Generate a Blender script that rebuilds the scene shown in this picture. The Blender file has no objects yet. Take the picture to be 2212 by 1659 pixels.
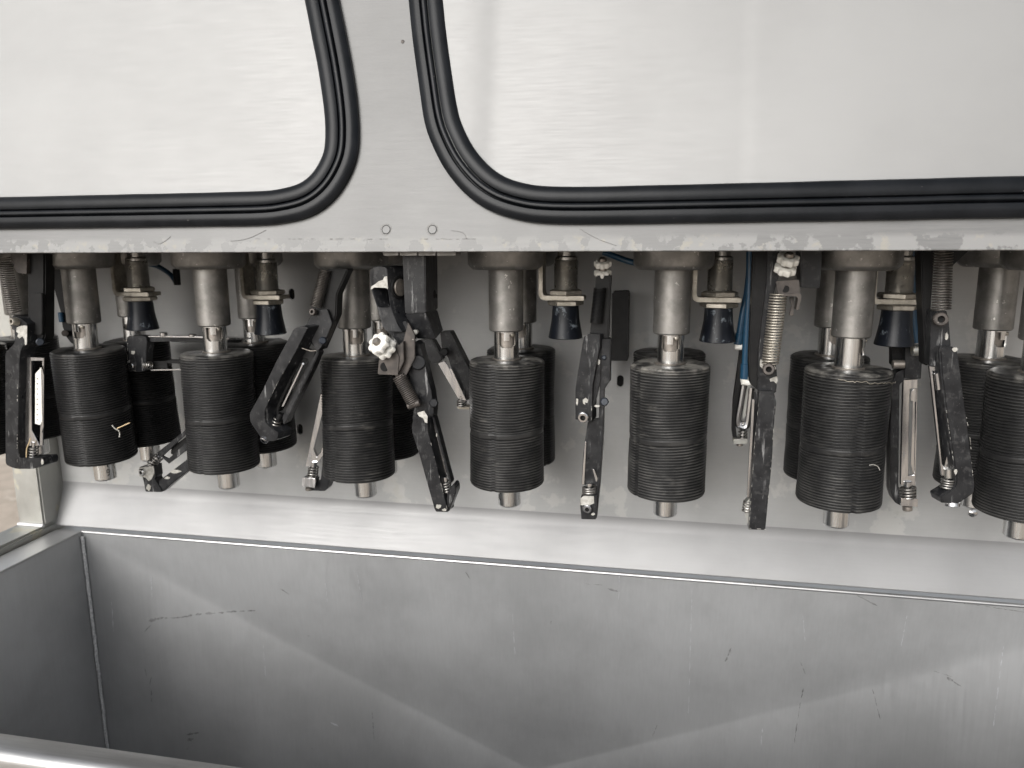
import bpy, bmesh, math, random
from mathutils import Vector, Matrix, noise
R = math.radians
sc = bpy.context.scene
C = sc.collection
random.seed(7)

# ---------------------------------------------------------------- camera
F_PX, YAW, PITCH, ROLL = 1622.9, .1972, .1888, -.0058
cyw, syw = math.cos(YAW), math.sin(YAW)
f0 = Vector((-syw, cyw, 0)); r0 = Vector((cyw, syw, 0)); u0 = Vector((0, 0, 1))
FWD = f0*math.cos(PITCH)-u0*math.sin(PITCH); u1 = u0*math.cos(PITCH)+f0*math.sin(PITCH)
RGT = r0*math.cos(ROLL)+u1*math.sin(ROLL); UPV = u1*math.cos(ROLL)-r0*math.sin(ROLL)
cam_d = bpy.data.cameras.new('camera'); cam = bpy.data.objects.new('camera', cam_d); C.objects.link(cam)
m = Matrix((RGT, UPV, -FWD)).transposed().to_4x4()
cam.matrix_world = m
cam_d.sensor_width = 36; cam_d.lens = F_PX/2212*36; cam_d.clip_start = .02; cam_d.clip_end = 500
cam_d.dof.use_dof = True; cam_d.dof.focus_distance = .66; cam_d.dof.aperture_fstop = 9.0
sc.camera = cam

# ---------------------------------------------------------------- light
SUN_EL, SUN_AZ = 29, 201     # azimuth the light comes from, clockwise from +Y
w = bpy.data.worlds.new('World'); sc.world = w; w.use_nodes = True
wn = w.node_tree.nodes; wl = w.node_tree.links
bg = wn['Background']
sky = wn.new('ShaderNodeTexSky'); sky.sky_type = 'NISHITA'; sky.sun_disc = False
sky.sun_elevation = R(SUN_EL); sky.sun_rotation = R(SUN_AZ); sky.air_density = 1.0; sky.dust_density = 4; sky.ozone_density = 1
hs = wn.new('ShaderNodeHueSaturation'); hs.inputs['Saturation'].default_value = .18
wl.new(sky.outputs[0], hs.inputs['Color']); wl.new(hs.outputs[0], bg.inputs[0]); bg.inputs[1].default_value = .15
sd = bpy.data.lights.new('sun', 'SUN'); sd.energy = 1.15; sd.angle = R(42); sd.color = (1, .98, .95)
so = bpy.data.objects.new('sun', sd); C.objects.link(so)
ld = Vector((math.sin(R(SUN_AZ))*math.cos(R(SUN_EL)), math.cos(R(SUN_AZ))*math.cos(R(SUN_EL)), math.sin(R(SUN_EL))))
so.rotation_euler = ld.to_track_quat('Z', 'Y').to_euler()
sc.cycles.max_bounces = 16; sc.cycles.glossy_bounces = 10; sc.cycles.diffuse_bounces = 6
sc.view_settings.view_transform = 'Standard'; sc.view_settings.look = 'None'
sc.view_settings.exposure = 0.35; sc.view_settings.gamma = 1

# ---------------------------------------------------------------- geometry of the view: photograph points back onto real planes
def ray(u, v): return FWD+RGT*((u-1106)/F_PX)-UPV*((v-829.5)/F_PX)
def U(u, v, Y):
    d = ray(u, v); return d*(Y/d.y)
ZM = {0: (0, 0, 1/.57604), 1: (0, 900, 1.6586), 2: (600, 900, 1.6586), 3: (1150, 900, 1.58), 4: (1700, 900, 1.5086),
      5: (2300, 900, 1.4429), 6: (2750, 900, 1.4429), 7: (3240, 900, 1.4067), 8: (0, 930, 4.148), 9: (2050, 930, 3.3175)}
def Z(k, x, y):
    a, b, s = ZM[k]
    if k == 0: return (x, y)
    return ((a+x/s)*.57604, (b+y/s)*.57604)
def W(k, x, y, Y): return U(*Z(k, x, y), Y)

# ---------------------------------------------------------------- materials
def mat(name, col, rough=.5, metal=0., col2=None, nscale=60, stretch=(1, 1, 1), bump=0., bscale=None, rvar=.0,
        spots=None, spot_scale=200, spot_thr=.62, scratch=None, scr_amt=.3, spec=.5, aniso=0, spots2=None, s2_scale=30, s2_thr=.6):
    M = bpy.data.materials.new(name); M.use_nodes = True
    N = M.node_tree.nodes; L = M.node_tree.links; b = N['Principled BSDF']
    b.inputs['Roughness'].default_value = rough; b.inputs['Metallic'].default_value = metal
    b.inputs['Specular IOR Level'].default_value = spec
    if aniso: b.inputs['Anisotropic'].default_value = aniso
    tc = N.new('ShaderNodeTexCoord'); mp = N.new('ShaderNodeMapping'); mp.inputs['Scale'].default_value = stretch
    oi = N.new('ShaderNodeObjectInfo')
    ad = N.new('ShaderNodeVectorMath'); ad.operation = 'ADD'
    L.new(tc.outputs['Object'], ad.inputs[0]); L.new(oi.outputs['Random'], ad.inputs[1])
    L.new(ad.outputs[0], mp.inputs[0])
    def nz(scale, detail=6, rgh=.6, vec=mp):
        n = N.new('ShaderNodeTexNoise'); n.inputs['Scale'].default_value = scale; n.inputs['Detail'].default_value = detail
        n.inputs['Roughness'].default_value = rgh; L.new(vec.outputs[0], n.inputs['Vector']); return n
    def ramp(src, a, bb):
        r = N.new('ShaderNodeMapRange'); r.inputs[1].default_value = a; r.inputs[2].default_value = bb; r.interpolation_type = 'SMOOTHSTEP'
        L.new(src, r.inputs[0]); return r.outputs[0]
    def mix(f, a, bb):
        x = N.new('ShaderNodeMix'); x.data_type = 'RGBA'
        for s, q in ((x.inputs[0], f), (x.inputs[6], a), (x.inputs[7], bb)):
            if isinstance(q, (tuple, list)): s.default_value = (*q[:3], 1)
            elif isinstance(q, (float, int)): s.default_value = q
            else: L.new(q, s)
        return x.outputs[2]
    def mul(a, k):
        x = N.new('ShaderNodeMath'); x.operation = 'MULTIPLY'; L.new(a, x.inputs[0])
        if isinstance(k, (int, float)): x.inputs[1].default_value = k
        else: L.new(k, x.inputs[1])
        return x.outputs[0]
    n1 = nz(nscale); c = col
    if col2: c = mix(ramp(n1.outputs[0], .35, .65), col, col2)
    if spots2:
        n3 = nz(s2_scale, 8, .65, ad); c = mix(ramp(n3.outputs[0], s2_thr, s2_thr+.06), c, spots2)
    if spots:
        n2 = nz(spot_scale, 4, .7, ad); c = mix(ramp(n2.outputs[0], spot_thr, spot_thr+.05), c, spots)
    if scratch:
        mp2 = N.new('ShaderNodeMapping'); mp2.inputs['Scale'].default_value = (260, 260, 22); mp2.inputs['Rotation'].default_value = (.5, .6, .3)
        L.new(ad.outputs[0], mp2.inputs[0])
        n4 = nz(1, 5, .7, mp2); n5 = nz(35, 4, .6, ad)
        k = mul(mul(ramp(n4.outputs[0], .58, .66), ramp(n5.outputs[0], .42, .62)), scr_amt); c = mix(k, c, scratch)
    if isinstance(c, tuple): b.inputs['Base Color'].default_value = (*c, 1)
    else: L.new(c, b.inputs['Base Color'])
    if rvar:
        r = N.new('ShaderNodeMapRange'); r.inputs[3].default_value = rough-rvar; r.inputs[4].default_value = rough+rvar
        r.inputs[1].default_value = .3; r.inputs[2].default_value = .7
        L.new(n1.outputs[0], r.inputs[0]); L.new(r.outputs[0], b.inputs['Roughness'])
    if bump:
        bn = N.new('ShaderNodeBump'); bn.inputs['Strength'].default_value = 1; bn.inputs['Distance'].default_value = bump
        nb = nz(bscale or nscale*2, 5, .6); L.new(nb.outputs[0], bn.inputs['Height']); L.new(bn.outputs[0], b.inputs['Normal'])
    return M

def brushed(name, base, rough, stretch, lo=.88, amp=.0006, stain=None, stain_scale=14, stain_thr=.58, stain_amt=.5, z_lim=None, marks=False, metal=.9, low=.8):
    """rolled sheet metal: fine streaks in one direction, cloudy patches, optional dried splashes and dark scuffs"""
    M = bpy.data.materials.new(name); M.use_nodes = True
    N = M.node_tree.nodes; L = M.node_tree.links; b = N['Principled BSDF']
    tc = N.new('ShaderNodeTexCoord')
    def nz(scale, st=(1, 1, 1), detail=5, rgh=.6):
        mp = N.new('ShaderNodeMapping'); mp.inputs['Scale'].default_value = st; L.new(tc.outputs['Object'], mp.inputs[0])
        n = N.new('ShaderNodeTexNoise'); n.inputs['Scale'].default_value = scale; n.inputs['Detail'].default_value = detail
        n.inputs['Roughness'].default_value = rgh; L.new(mp.outputs[0], n.inputs['Vector']); return n.outputs[0]
    def mr(src, a, bb, c, d, smooth=True):
        r = N.new('ShaderNodeMapRange'); L.new(src, r.inputs[0])
        for i, q in enumerate((a, bb, c, d)): r.inputs[i+1].default_value = q
        if smooth: r.interpolation_type = 'SMOOTHSTEP'
        return r.outputs[0]
    def ma(op, a, bb):
        x = N.new('ShaderNodeMath'); x.operation = op
        for s, q in zip(x.inputs, (a, bb)):
            if isinstance(q, (int, float)): s.default_value = q
            else: L.new(q, s)
        return x.outputs[0]
    def mix(f, a, bb):
        x = N.new('ShaderNodeMix'); x.data_type = 'RGBA'
        for s, q in ((x.inputs[0], f), (x.inputs[6], a), (x.inputs[7], bb)):
            if isinstance(q, (tuple, list)): s.default_value = (*q[:3], 1)
            elif isinstance(q, (float, int)): s.default_value = q
            else: L.new(q, s)
        return x.outputs[2]
    fine = nz(1, stretch, 6, .7); cloud = nz(7, (1, 1, 1), 6, .6)
    v = ma('MULTIPLY', mr(fine, .3, .7, lo, 1, False), mr(cloud, .3, .7, low, 1))
    cc = N.new('ShaderNodeVectorMath'); cc.operation = 'SCALE'; cc.inputs[0].default_value = base; L.new(v, cc.inputs['Scale'])
    col = cc.outputs[0]; rgh = mr(fine, .3, .7, rough-.06, rough+.06, False)
    if stain:
        s = mr(nz(stain_scale, (1, 1, 1), 8, .62), stain_thr, stain_thr+.035, 0, stain_amt)
        if z_lim is not None:
            sep = N.new('ShaderNodeSeparateXYZ'); L.new(tc.outputs['Object'], sep.inputs[0])
            s = ma('MULTIPLY', s, mr(sep.outputs[2], z_lim, z_lim-.006, 0, 1))
        col = mix(s, col, stain)
        ye = ma('MULTIPLY', s, mr(nz(stain_scale*2.2, (1, 1, 1), 6), .56, .64, 0, .55)); col = mix(ye, col, (.36, .33, .25))
        rgh = ma('ADD', rgh, ma('MULTIPLY', s, .25))
    if marks:
        k = ma('MULTIPLY', mr(nz(30, (.5, .5, 1.6), 8, .7), .69, .74, 0, 1), mr(nz(6, (1, 1, 1), 3), .48, .58, 0, .75))
        col = mix(k, col, (.03, .03, .035))
        k2 = mr(nz(1, (220, 220, 16), 5, .7), .68, .74, 0, .22); col = mix(k2, col, (.75, .77, .8))
    L.new(col, b.inputs['Base Color']); L.new(rgh, b.inputs['Roughness'])
    b.inputs['Metallic'].default_value = metal
    bn = N.new('ShaderNodeBump'); bn.inputs['Strength'].default_value = .6; bn.inputs['Distance'].default_value = amp
    L.new(fine, bn.inputs['Height']); L.new(bn.outputs[0], b.inputs['Normal'])
    return M

M_HOOD = brushed('hood_aluminium', (.195, .195, .193), .55, (34, 620, 520), .74, .00008, (.34, .34, .335), 55, .47, .55, .0135, low=.86, metal=.5)
M_DOOR = brushed('door_aluminium', (.285, .285, .282), .55, (34, 1000, 900), .965, .000018, low=.91, metal=.42)
M_WALL = brushed('wall_aluminium', (.455, .456, .452), .5, (14, 600, 500), .93, .00006, (.62, .61, .57), 18, .57, .28, low=.80, metal=.25)
M_TANK = brushed('tank_steel', (.58, .585, .59), .40, (420, 420, 9), .92, .00004, marks=True, low=.79, metal=.6)
M_RIM = brushed('rim_steel', (.62, .62, .62), .40, (20, 500, 500), .75, .00012, low=.8)
M_POST = brushed('post_steel', (.50, .50, .475), .48, (90, 90, 60), .88, .0001, (.62, .58, .44), 25, .56, .4, low=.82)
M_CAST = mat('cast_aluminium', (.28, .272, .258), .44, .75, (.19, .184, .174), 55, bump=.00012, bscale=500, rvar=.08, spots=(.55, .53, .5), spot_scale=160, spot_thr=.64)
M_TUBE = mat('polished_steel', (.70, .70, .69), .24, 1, (.55, .55, .54), 1, stretch=(900, 900, 12), rvar=.07)
M_SHAFT = mat('worn_shaft_steel', (.33, .30, .27), .45, .8, (.22, .2, .18), 120, bump=.0001)
M_BRASS = mat('tarnished_thread', (.55, .54, .51), .30, .9, (.42, .41, .39), 90, rvar=.08)
M_NUT = mat('dull_nut_steel', (.42, .39, .34), .48, .8, (.28, .26, .22), 120, bump=.0001, spots=(.6, .57, .5), spot_scale=300, spot_thr=.62)
M_BELL = mat('dark_blue_rubber', (.005, .0065, .010), .38, 0, (.009, .011, .016), 60, spec=.25, bump=.0001, spots2=(.13, .15, .17), s2_scale=70, s2_thr=.60, scratch=(.25, .27, .29), scr_amt=.35)
M_BLACK = mat('black_anodised', (.009, .0095, .011), .36, .0, (.017, .0175, .019), 70, bump=.00005, bscale=800, rvar=.1, scratch=(.40, .40, .40), scr_amt=.45, spots=(.18, .18, .175), spot_scale=700, spot_thr=.67, spots2=(.032, .032, .033), s2_scale=160, s2_thr=.55, spec=.3)
M_DARK = mat('black_plastic', (.006, .006, .0065), .45, 0, (.012, .012, .012), 60, spec=.2, spots=(.12, .12, .12), spot_scale=500, spot_thr=.72)
M_BLADE = mat('blade_steel', (.66, .66, .66), .2, 1, (.45, .45, .46), 1, stretch=(200, 200, 30), rvar=.08)
M_SPRING = mat('spring_steel', (.36, .35, .33), .36, .9, (.22, .21, .2), 200, rvar=.1)
M_RUST = mat('rusty_bracket_steel', (.085, .074, .067), .5, .5, (.05, .045, .042), 90, bump=.0001, spots=(.42, .38, .35), spot_scale=260, spot_thr=.66)
M_DSPR = mat('dark_spring_steel', (.11, .10, .09), .45, .7, (.06, .055, .05), 200)
M_WHITE = mat('white_plastic', (.78, .77, .73), .5, 0, (.66, .65, .60), 60, bump=.0001, spots=(.42, .38, .32), spot_scale=240, spot_thr=.68)
M_CHIP = mat('bare_chipped_metal', (.48, .47, .44), .6, .3, (.32, .31, .28), 300)
M_BLUE = mat('blue_air_hose', (.014, .05, .095), .28, 0, (.012, .05, .095), 40)
M_BLUECAP = mat('blued_bolt_head', (.018, .023, .032), .35, .2)
M_GASKET = mat('black_rubber_gasket', (.005, .006, .0075), .28, 0, (.009, .010, .012), 30, spec=.16, bump=.00008, bscale=900, spots=(.22, .21, .19), spot_scale=330, spot_thr=.71)
M_HOLE = mat('dark_interior', (.004, .004, .004), .9)
M_PLATE = mat('grimy_plate', (.03, .029, .028), .7, .1, (.03, .029, .028), 20)
M_WELD = mat('weld_bead', (.80, .80, .80), .4, .3, (.55, .55, .56), 400, bump=.0004, bscale=500)
M_STRAW = mat('dry_fibre', (.55, .42, .25), .7)
M_GROUND = mat('beige_concrete', (.48, .41, .34), .85, 0, (.40, .34, .28), 9, bump=.001, bscale=60, spots2=(.53, .47, .40), s2_scale=3, s2_thr=.55)
M_INK = mat('stamped_ink', (.02, .02, .02), .6)

def rubber_mat():
    M = bpy.data.materials.new('ribbed_black_rubber'); M.use_nodes = True
    N = M.node_tree.nodes; L = M.node_tree.links; b = N['Principled BSDF']
    tc = N.new('ShaderNodeTexCoord'); oi = N.new('ShaderNodeObjectInfo')
    ad = N.new('ShaderNodeVectorMath'); L.new(tc.outputs['Object'], ad.inputs[0]); L.new(oi.outputs['Random'], ad.inputs[1])
    sepc = N.new('ShaderNodeSeparateColor'); L.new(oi.outputs['Color'], sepc.inputs[0])
    def nz(scale, st=(1, 1, 1), d=6, r=.6):
        mp = N.new('ShaderNodeMapping'); mp.inputs['Scale'].default_value = st; L.new(ad.outputs[0], mp.inputs[0])
        n = N.new('ShaderNodeTexNoise'); n.inputs['Scale'].default_value = scale; n.inputs['Detail'].default_value = d
        n.inputs['Roughness'].default_value = r; L.new(mp.outputs[0], n.inputs['Vector']); return n.outputs[0]
    def mr(src, a, bb, c, d):
        r = N.new('ShaderNodeMapRange'); L.new(src, r.inputs[0]); r.interpolation_type = 'SMOOTHSTEP'
        for i, q in enumerate((a, bb, c, d)): r.inputs[i+1].default_value = q
        return r.outputs[0]
    def ma(op, a, bb):
        x = N.new('ShaderNodeMath'); x.operation = op; x.use_clamp = True
        for s, q in zip(x.inputs, (a, bb)):
            if isinstance(q, (int, float)): s.default_value = q
            else: L.new(q, s)
        return x.outputs[0]
    def mix(f, a, bb):
        x = N.new('ShaderNodeMix'); x.data_type = 'RGBA'
        for s, q in ((x.inputs[0], f), (x.inputs[6], a), (x.inputs[7], bb)):
            if isinstance(q, (tuple, list)): s.default_value = (*q[:3], 1)
            elif isinstance(q, (float, int)): s.default_value = q
            else: L.new(q, s)
        return x.outputs[2]
    dust = sepc.outputs[0]
    big = mr(nz(28, (1, 1, .7)), .35, .7, 0, 1)
    streak = ma('MULTIPLY', mr(nz(1, (70, 70, 260)), .52, .72, 0, 1), mr(nz(9), .4, .6, .1, 1))
    sep = N.new('ShaderNodeSeparateXYZ'); L.new(tc.outputs['Object'], sep.inputs[0])
    top = mr(sep.outputs[2], -.007, 0, 0, 1)       # dried pulp gathers on the top disc
    k = ma('MULTIPLY', ma('ADD', ma('MULTIPLY', ma('MULTIPLY', big, streak), .4), ma('MULTIPLY', ma('MULTIPLY', top, mr(nz(60), .42, .62, 0, 1)), .8)), dust)
    col = mix(mr(nz(90), .3, .7, 0, 1), (.013, .013, .0135), (.020, .020, .020))
    rad_ = N.new('ShaderNodeVectorMath'); rad_.operation = 'LENGTH'; fl_ = N.new('ShaderNodeVectorMath'); fl_.operation = 'MULTIPLY'; fl_.inputs[1].default_value = (1, 1, 0)
    L.new(tc.outputs['Object'], fl_.inputs[0]); L.new(fl_.outputs[0], rad_.inputs[0])
    tip = mr(rad_.outputs['Value'], .0342, .0356, 0, 1)
    col = mix(ma('MULTIPLY', ma('MULTIPLY', dust, tip), mr(nz(40), .35, .65, .15, .75)), col, (.105, .103, .098))
    col = mix(k, col, (.24, .23, .21))
    fl = mr(nz(420, (1, 1, 1), 3), .76, .79, 0, .8); col = mix(fl, col, (.4, .38, .34))
    L.new(col, b.inputs['Base Color'])
    L.new(mr(nz(50), .3, .7, .30, .42), b.inputs['Roughness']); b.inputs['Specular IOR Level'].default_value = .26
    bn = N.new('ShaderNodeBump'); bn.inputs['Distance'].default_value = .0002; L.new(nz(700), bn.inputs['Height']); L.new(bn.outputs[0], b.inputs['Normal'])
    return M
M_RUBBER = rubber_mat()

# ---------------------------------------------------------------- object helpers
def thing(name, label, cat, loc, group=None):
    o = bpy.data.objects.new(name, None); C.objects.link(o); o.location = loc; o.empty_display_size = .01
    o['label'] = label; o['category'] = cat
    if group: o['group'] = group
    return o
def world_loc(o):
    v = Vector((0, 0, 0))
    while o: v = v+o.location; o = o.parent
    return v
def obj(name, bm, m, parent=None, smooth=35, **kw):
    """bm is in world coordinates; it is stored relative to the parent"""
    if parent:
        off = world_loc(parent)
        bmesh.ops.translate(bm, verts=bm.verts, vec=-off)
    bmesh.ops.recalc_face_normals(bm, faces=bm.faces)
    me = bpy.data.meshes.new(name); bm.to_mesh(me); bm.free()
    o = bpy.data.objects.new(name, me); C.objects.link(o); me.materials.append(m)
    if smooth:
        for p in me.polygons: p.use_smooth = True
        me.set_sharp_from_angle(angle=R(smooth))
    if parent: o.parent = parent
    for k, v in kw.items(): o[k] = v
    return o
def poly_bm(pts, t, bev=.0006, back=None, seg=2):
    """pts: world points of the front outline; extruded by t away from the viewer (or to the points back)"""
    bm = bmesh.new()
    a = [bm.verts.new(p) for p in pts]
    b = [bm.verts.new(q) for q in (back or [p+Vector((0, t, 0)) for p in pts])]
    n = len(pts)
    bm.faces.new(a); bm.faces.new(b[::-1])
    for i in range(n): bm.faces.new((a[i], b[i], b[(i+1) % n], a[(i+1) % n]))
    bmesh.ops.recalc_face_normals(bm, faces=bm.faces)
    if bev:
        ed = [e for e in bm.edges if e.calc_face_angle(0) > R(28)]
        bmesh.ops.bevel(bm, geom=ed, offset=bev, segments=seg, affect='EDGES', clamp_overlap=True)
    return bm
def poly(parent, name, k, pts, Y, t, m, bev=.0006, sk=None, **kw):
    P = [W(k, p[0], p[1], Y+(p[2] if len(p) > 2 else 0)) for p in pts]
    B = [p+Vector((sk[0], t, sk[1])) for p in P] if sk else None
    return obj(name, poly_bm(P, t, bev, B), m, parent, **kw)
def rnd(pts, rad=8, n=4):
    """round the corners of a 2D outline"""
    out = []; N_ = len(pts)
    for i in range(N_):
        p = Vector(pts[i][:2]); a = Vector(pts[i-1][:2]); b = Vector(pts[(i+1) % N_][:2])
        r_ = pts[i][2] if len(pts[i]) > 2 else rad
        da, db = (a-p), (b-p); ra = min(r_, da.length*.45, db.length*.45)
        if ra < .5: out.append(tuple(p)); continue
        s, e = p+da.normalized()*ra, p+db.normalized()*ra
        for j in range(n+1):
            q = j/n; out.append(tuple(s*(1-q)**2+p*2*q*(1-q)+e*q*q))
    return out
def ring(parent, name, k, outer, inner, Y, t, m, sk=0, **kw):
    """plate with a hole: outer and inner outlines have the same number of points"""
    bm = bmesh.new(); n = len(outer)
    O = [W(k, x, y, Y) for x, y in outer]; I = [W(k, x, y, Y) for x, y in inner]; d = Vector((sk, t, 0))
    vo = [bm.verts.new(p) for p in O]; vi = [bm.verts.new(p) for p in I]; bo = [bm.verts.new(p+d) for p in O]; bi = [bm.verts.new(p+d) for p in I]
    for i in range(n):
        j = (i+1) % n
        bm.faces.new((vo[i], vo[j], vi[j], vi[i])); bm.faces.new((bo[j], bo[i], bi[i], bi[j]))
        bm.faces.new((vo[j], vo[i], bo[i], bo[j])); bm.faces.new((vi[i], vi[j], bi[j], bi[i]))
    bmesh.ops.recalc_face_normals(bm, faces=bm.faces)
    bmesh.ops.bevel(bm, geom=[e for e in bm.edges if e.calc_face_angle(0) > R(40)], offset=.0003, segments=1, affect='EDGES')
    return obj(name, bm, m, parent, **kw)
def frame_from(ax):
    ax = ax.normalized(); t = Vector((0, 0, 1)) if abs(ax.z) < .9 else Vector((1, 0, 0))
    x = t.cross(ax).normalized(); return x, ax.cross(x), ax
def lathe_bm(prof, o, ax=Vector((0, 0, 1)), n=32, cap=True, phase=0, bm=None):
    bm = bm or bmesh.new(); x, y, z = frame_from(ax); rows = []
    for r_, h in prof:
        rows.append([bm.verts.new(o+z*h+(x*math.cos(a)+y*math.sin(a))*r_) for a in [2*math.pi*i/n+phase for i in range(n)]])
    for a, b in zip(rows, rows[1:]):
        for i in range(n): bm.faces.new((a[i], a[(i+1) % n], b[(i+1) % n], b[i]))
    if cap: bm.faces.new(rows[0][::-1]); bm.faces.new(rows[-1])
    return bm
def lathe(parent, name, prof, o, ax, m, n=28, **kw): return obj(name, lathe_bm(prof, o, ax, n), m, parent, **kw)
def rod(parent, name, a, b, r_, m, n=16, ch=.0004, **kw):
    if name in ('pivot_bolt', 'stud_end', 'collar', 'hinge_pin'): r_ *= .74
    L_ = (b-a).length; ch = min(ch, r_*.4, L_*.3)
    return lathe(parent, name, [(r_-ch, 0), (r_, ch), (r_, L_-ch), (r_-ch, L_)], a, b-a, m, n, **kw)
def tube_bm(pts, r_, n=8, bm=None, cap=True):
    bm = bm or bmesh.new(); rows = []; prev = None
    for i, p in enumerate(pts):
        t = (pts[min(i+1, len(pts)-1)]-pts[max(i-1, 0)]).normalized()
        if prev is None: x, y, _ = frame_from(t)
        else:
            x = (prev-t*prev.dot(t)).normalized(); y = t.cross(x)
        prev = x
        rows.append([bm.verts.new(p+(x*math.cos(a)+y*math.sin(a))*r_) for a in [2*math.pi*j/n for j in range(n)]])
    for a, b in zip(rows, rows[1:]):
        for i in range(n): bm.faces.new((a[i], a[(i+1) % n], b[(i+1) % n], b[i]))
    if cap: bm.faces.new(rows[0][::-1]); bm.faces.new(rows[-1])
    return bm
def helix(parent, name, a, b, rad, wire, turns, m, **kw):
    x, y, z = frame_from(b-a); L_ = (b-a).length; N_ = int(turns*16); pts = []
    for i in range(N_+1):
        q = i/N_; an = q*turns*2*math.pi
        pts.append(a+z*(L_*q)+(x*math.cos(an)+y*math.sin(an))*rad)
    return obj(name, tube_bm(pts, wire, 6), m, parent, 60, **kw)
def smooth_path(P, n=8):
    out = []
    for i in range(len(P)-1):
        p0, p1, p2, p3 = P[max(i-1, 0)], P[i], P[i+1], P[min(i+2, len(P)-1)]
        for j in range(n):
            t = j/n; out.append(.5*((2*p1)+(p2-p0)*t+(2*p0-5*p1+4*p2-p3)*t*t+(3*p1-p0-3*p2+p3)*t**3))
    out.append(P[-1]); return out
def box_bm(x0, x1, y0, y1, z0, z1, bev=.0008, bm=None):
    pts = [Vector((x0, y0, z0)), Vector((x1, y0, z0)), Vector((x1, y0, z1)), Vector((x0, y0, z1))]
    return poly_bm(pts, y1-y0, bev)
def screw(parent, k, x, y, Y, ax, r_, m=None, depth=.0035, name='screw'):
    """socket head screw: rim with a real hexagonal recess"""
    o = W(k, x, y, Y); m = m or M_BLADE; r_ *= .76; depth *= .8
    prof = [(r_*.5, -depth*.4), (r_*.5, depth), (r_*.85, depth), (r_, depth*.8), (r_, -depth*.4)]
    s = obj(name, lathe_bm(prof, o, ax, 18, False), m, parent)
    h = obj('socket', lathe_bm([(r_*.52, -depth*.42), (r_*.52, 0)], o, ax, 6), M_HOLE, s)
    return s
VIEW = Vector((0, -1, 0))

# ================================================================ the setting
bm = bmesh.new(); s_ = 60
vs = [bm.verts.new((x, y, -1.35)) for x, y in ((-s_, -s_), (s_, -s_), (s_, s_), (-s_, s_))]; bm.faces.new(vs)
g = obj('ground', bm, M_GROUND, None, 0); g['kind'] = 'structure'

# ---------------------------------------------------------------- hood
TILT = R(13); PZ = -.00834; PY = .58
PN = Vector((0, -math.cos(TILT), math.sin(TILT))); PUP = Vector((0, math.sin(TILT), math.cos(TILT)))
PO = Vector((0, PY, PZ))
def PP(u, v, off=0):
    d = ray(u, v); return d*(PO.dot(PN)/d.dot(PN))+PN*off
def plane_xy(p): q = p-PO; return q.x, q.dot(PUP)
def from_xy(x, y, off=0): return PO+Vector((x, 0, 0))+PUP*y+PN*off
XL, XR = -.86, .62
hood = thing('machine_hood', 'pale brushed aluminium hood sheet with stained lower edge above the rollers', 'machine hood', (0, PY, PZ))
bm = bmesh.new()
a = [from_xy(XL, 0), from_xy(XR, 0), from_xy(XR, .42), from_xy(XL, .42)]
bm = poly_bm(a, 0, .0004, back=[p-PN*.0022 for p in a], seg=1)
obj('front_sheet', bm, M_HOOD, hood)
obj('folded_edge', box_bm(XL, XR, PY+.0025, PY+.014, PZ+.0004, PZ+.0022, .0003), M_HOOD, hood)
# roof of the work space, into which the flanges are bolted, and the hood's closed rear
obj('mounting_plate', box_bm(XL, XR, PY+.016, .834, PZ+.014, PZ+.026), M_PLATE, hood)
obj('rear_sheet', box_bm(XL, XR, .836, .840, PZ+.028, .42), M_WALL, hood)
obj('top_sheet', box_bm(XL, XR, PY+.10, .84, .422, .426), M_WALL, hood)
for (u, v) in ((834, 496), (934, 496)):
    p = PP(u, v)
    r1 = lathe(hood, 'rivet', [(.0038, -.001), (.0038, .0003), (.0034, .0007), (.003, .0003), (.0012, .00025)], p, PN, M_HOOD, 20)
    obj('rivet_ring', lathe_bm([(.0040, -.0004), (.0046, .0001), (.0050, -.0004)], p, PN, 20, False), M_NUT, r1)
M_HAIR = mat('dark_hair', (.13, .125, .12), .6)
for pts in ([(498, 521), (520, 519), (545, 512), (575, 497)], [(1252, 494), (1275, 508), (1300, 520), (1332, 531)], [(975, 498), (1000, 503), (1008, 517)], [(332, 522), (345, 527), (358, 520), (369, 511)]):
    obj('hair_scratch', tube_bm(smooth_path([PP(u, v, .0003) for u, v in pts], 6), 0.00016, 5), M_HAIR, hood)
rnd_s = random.Random(4); bm = bmesh.new()
for i in range(46):
    u, v = rnd_s.uniform(500, 1020), 516.5+rnd_s.uniform(-.4, .4)
    if rnd_s.random() < .6:
        q = [PP(u, v, .0002), PP(u+rnd_s.uniform(4, 11), v, .0002)]; tube_bm(q, .00013, 4, bm)
obj('scribed_line', bm, M_HAIR, hood, kind='stuff')
lathe(hood, 'brown_speck', [(.0016, -.0002), (.0014, .0004), (.0006, .0006)], PP(870, 90), PN, M_RUST, 10)
# pale clamp blocks peeping out below the edge
for i, (xa, xb) in enumerate(((440, 545), (548, 655), (658, 765), (768, 884))):
    poly(hood, 'clamp_block', 3, rnd([(xa, 55), (xb, 55), (xb-2, 92), (xa+4+(14 if i == 0 else 0), 93)], 6, 3), .598, .018, M_CAST)

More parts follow.
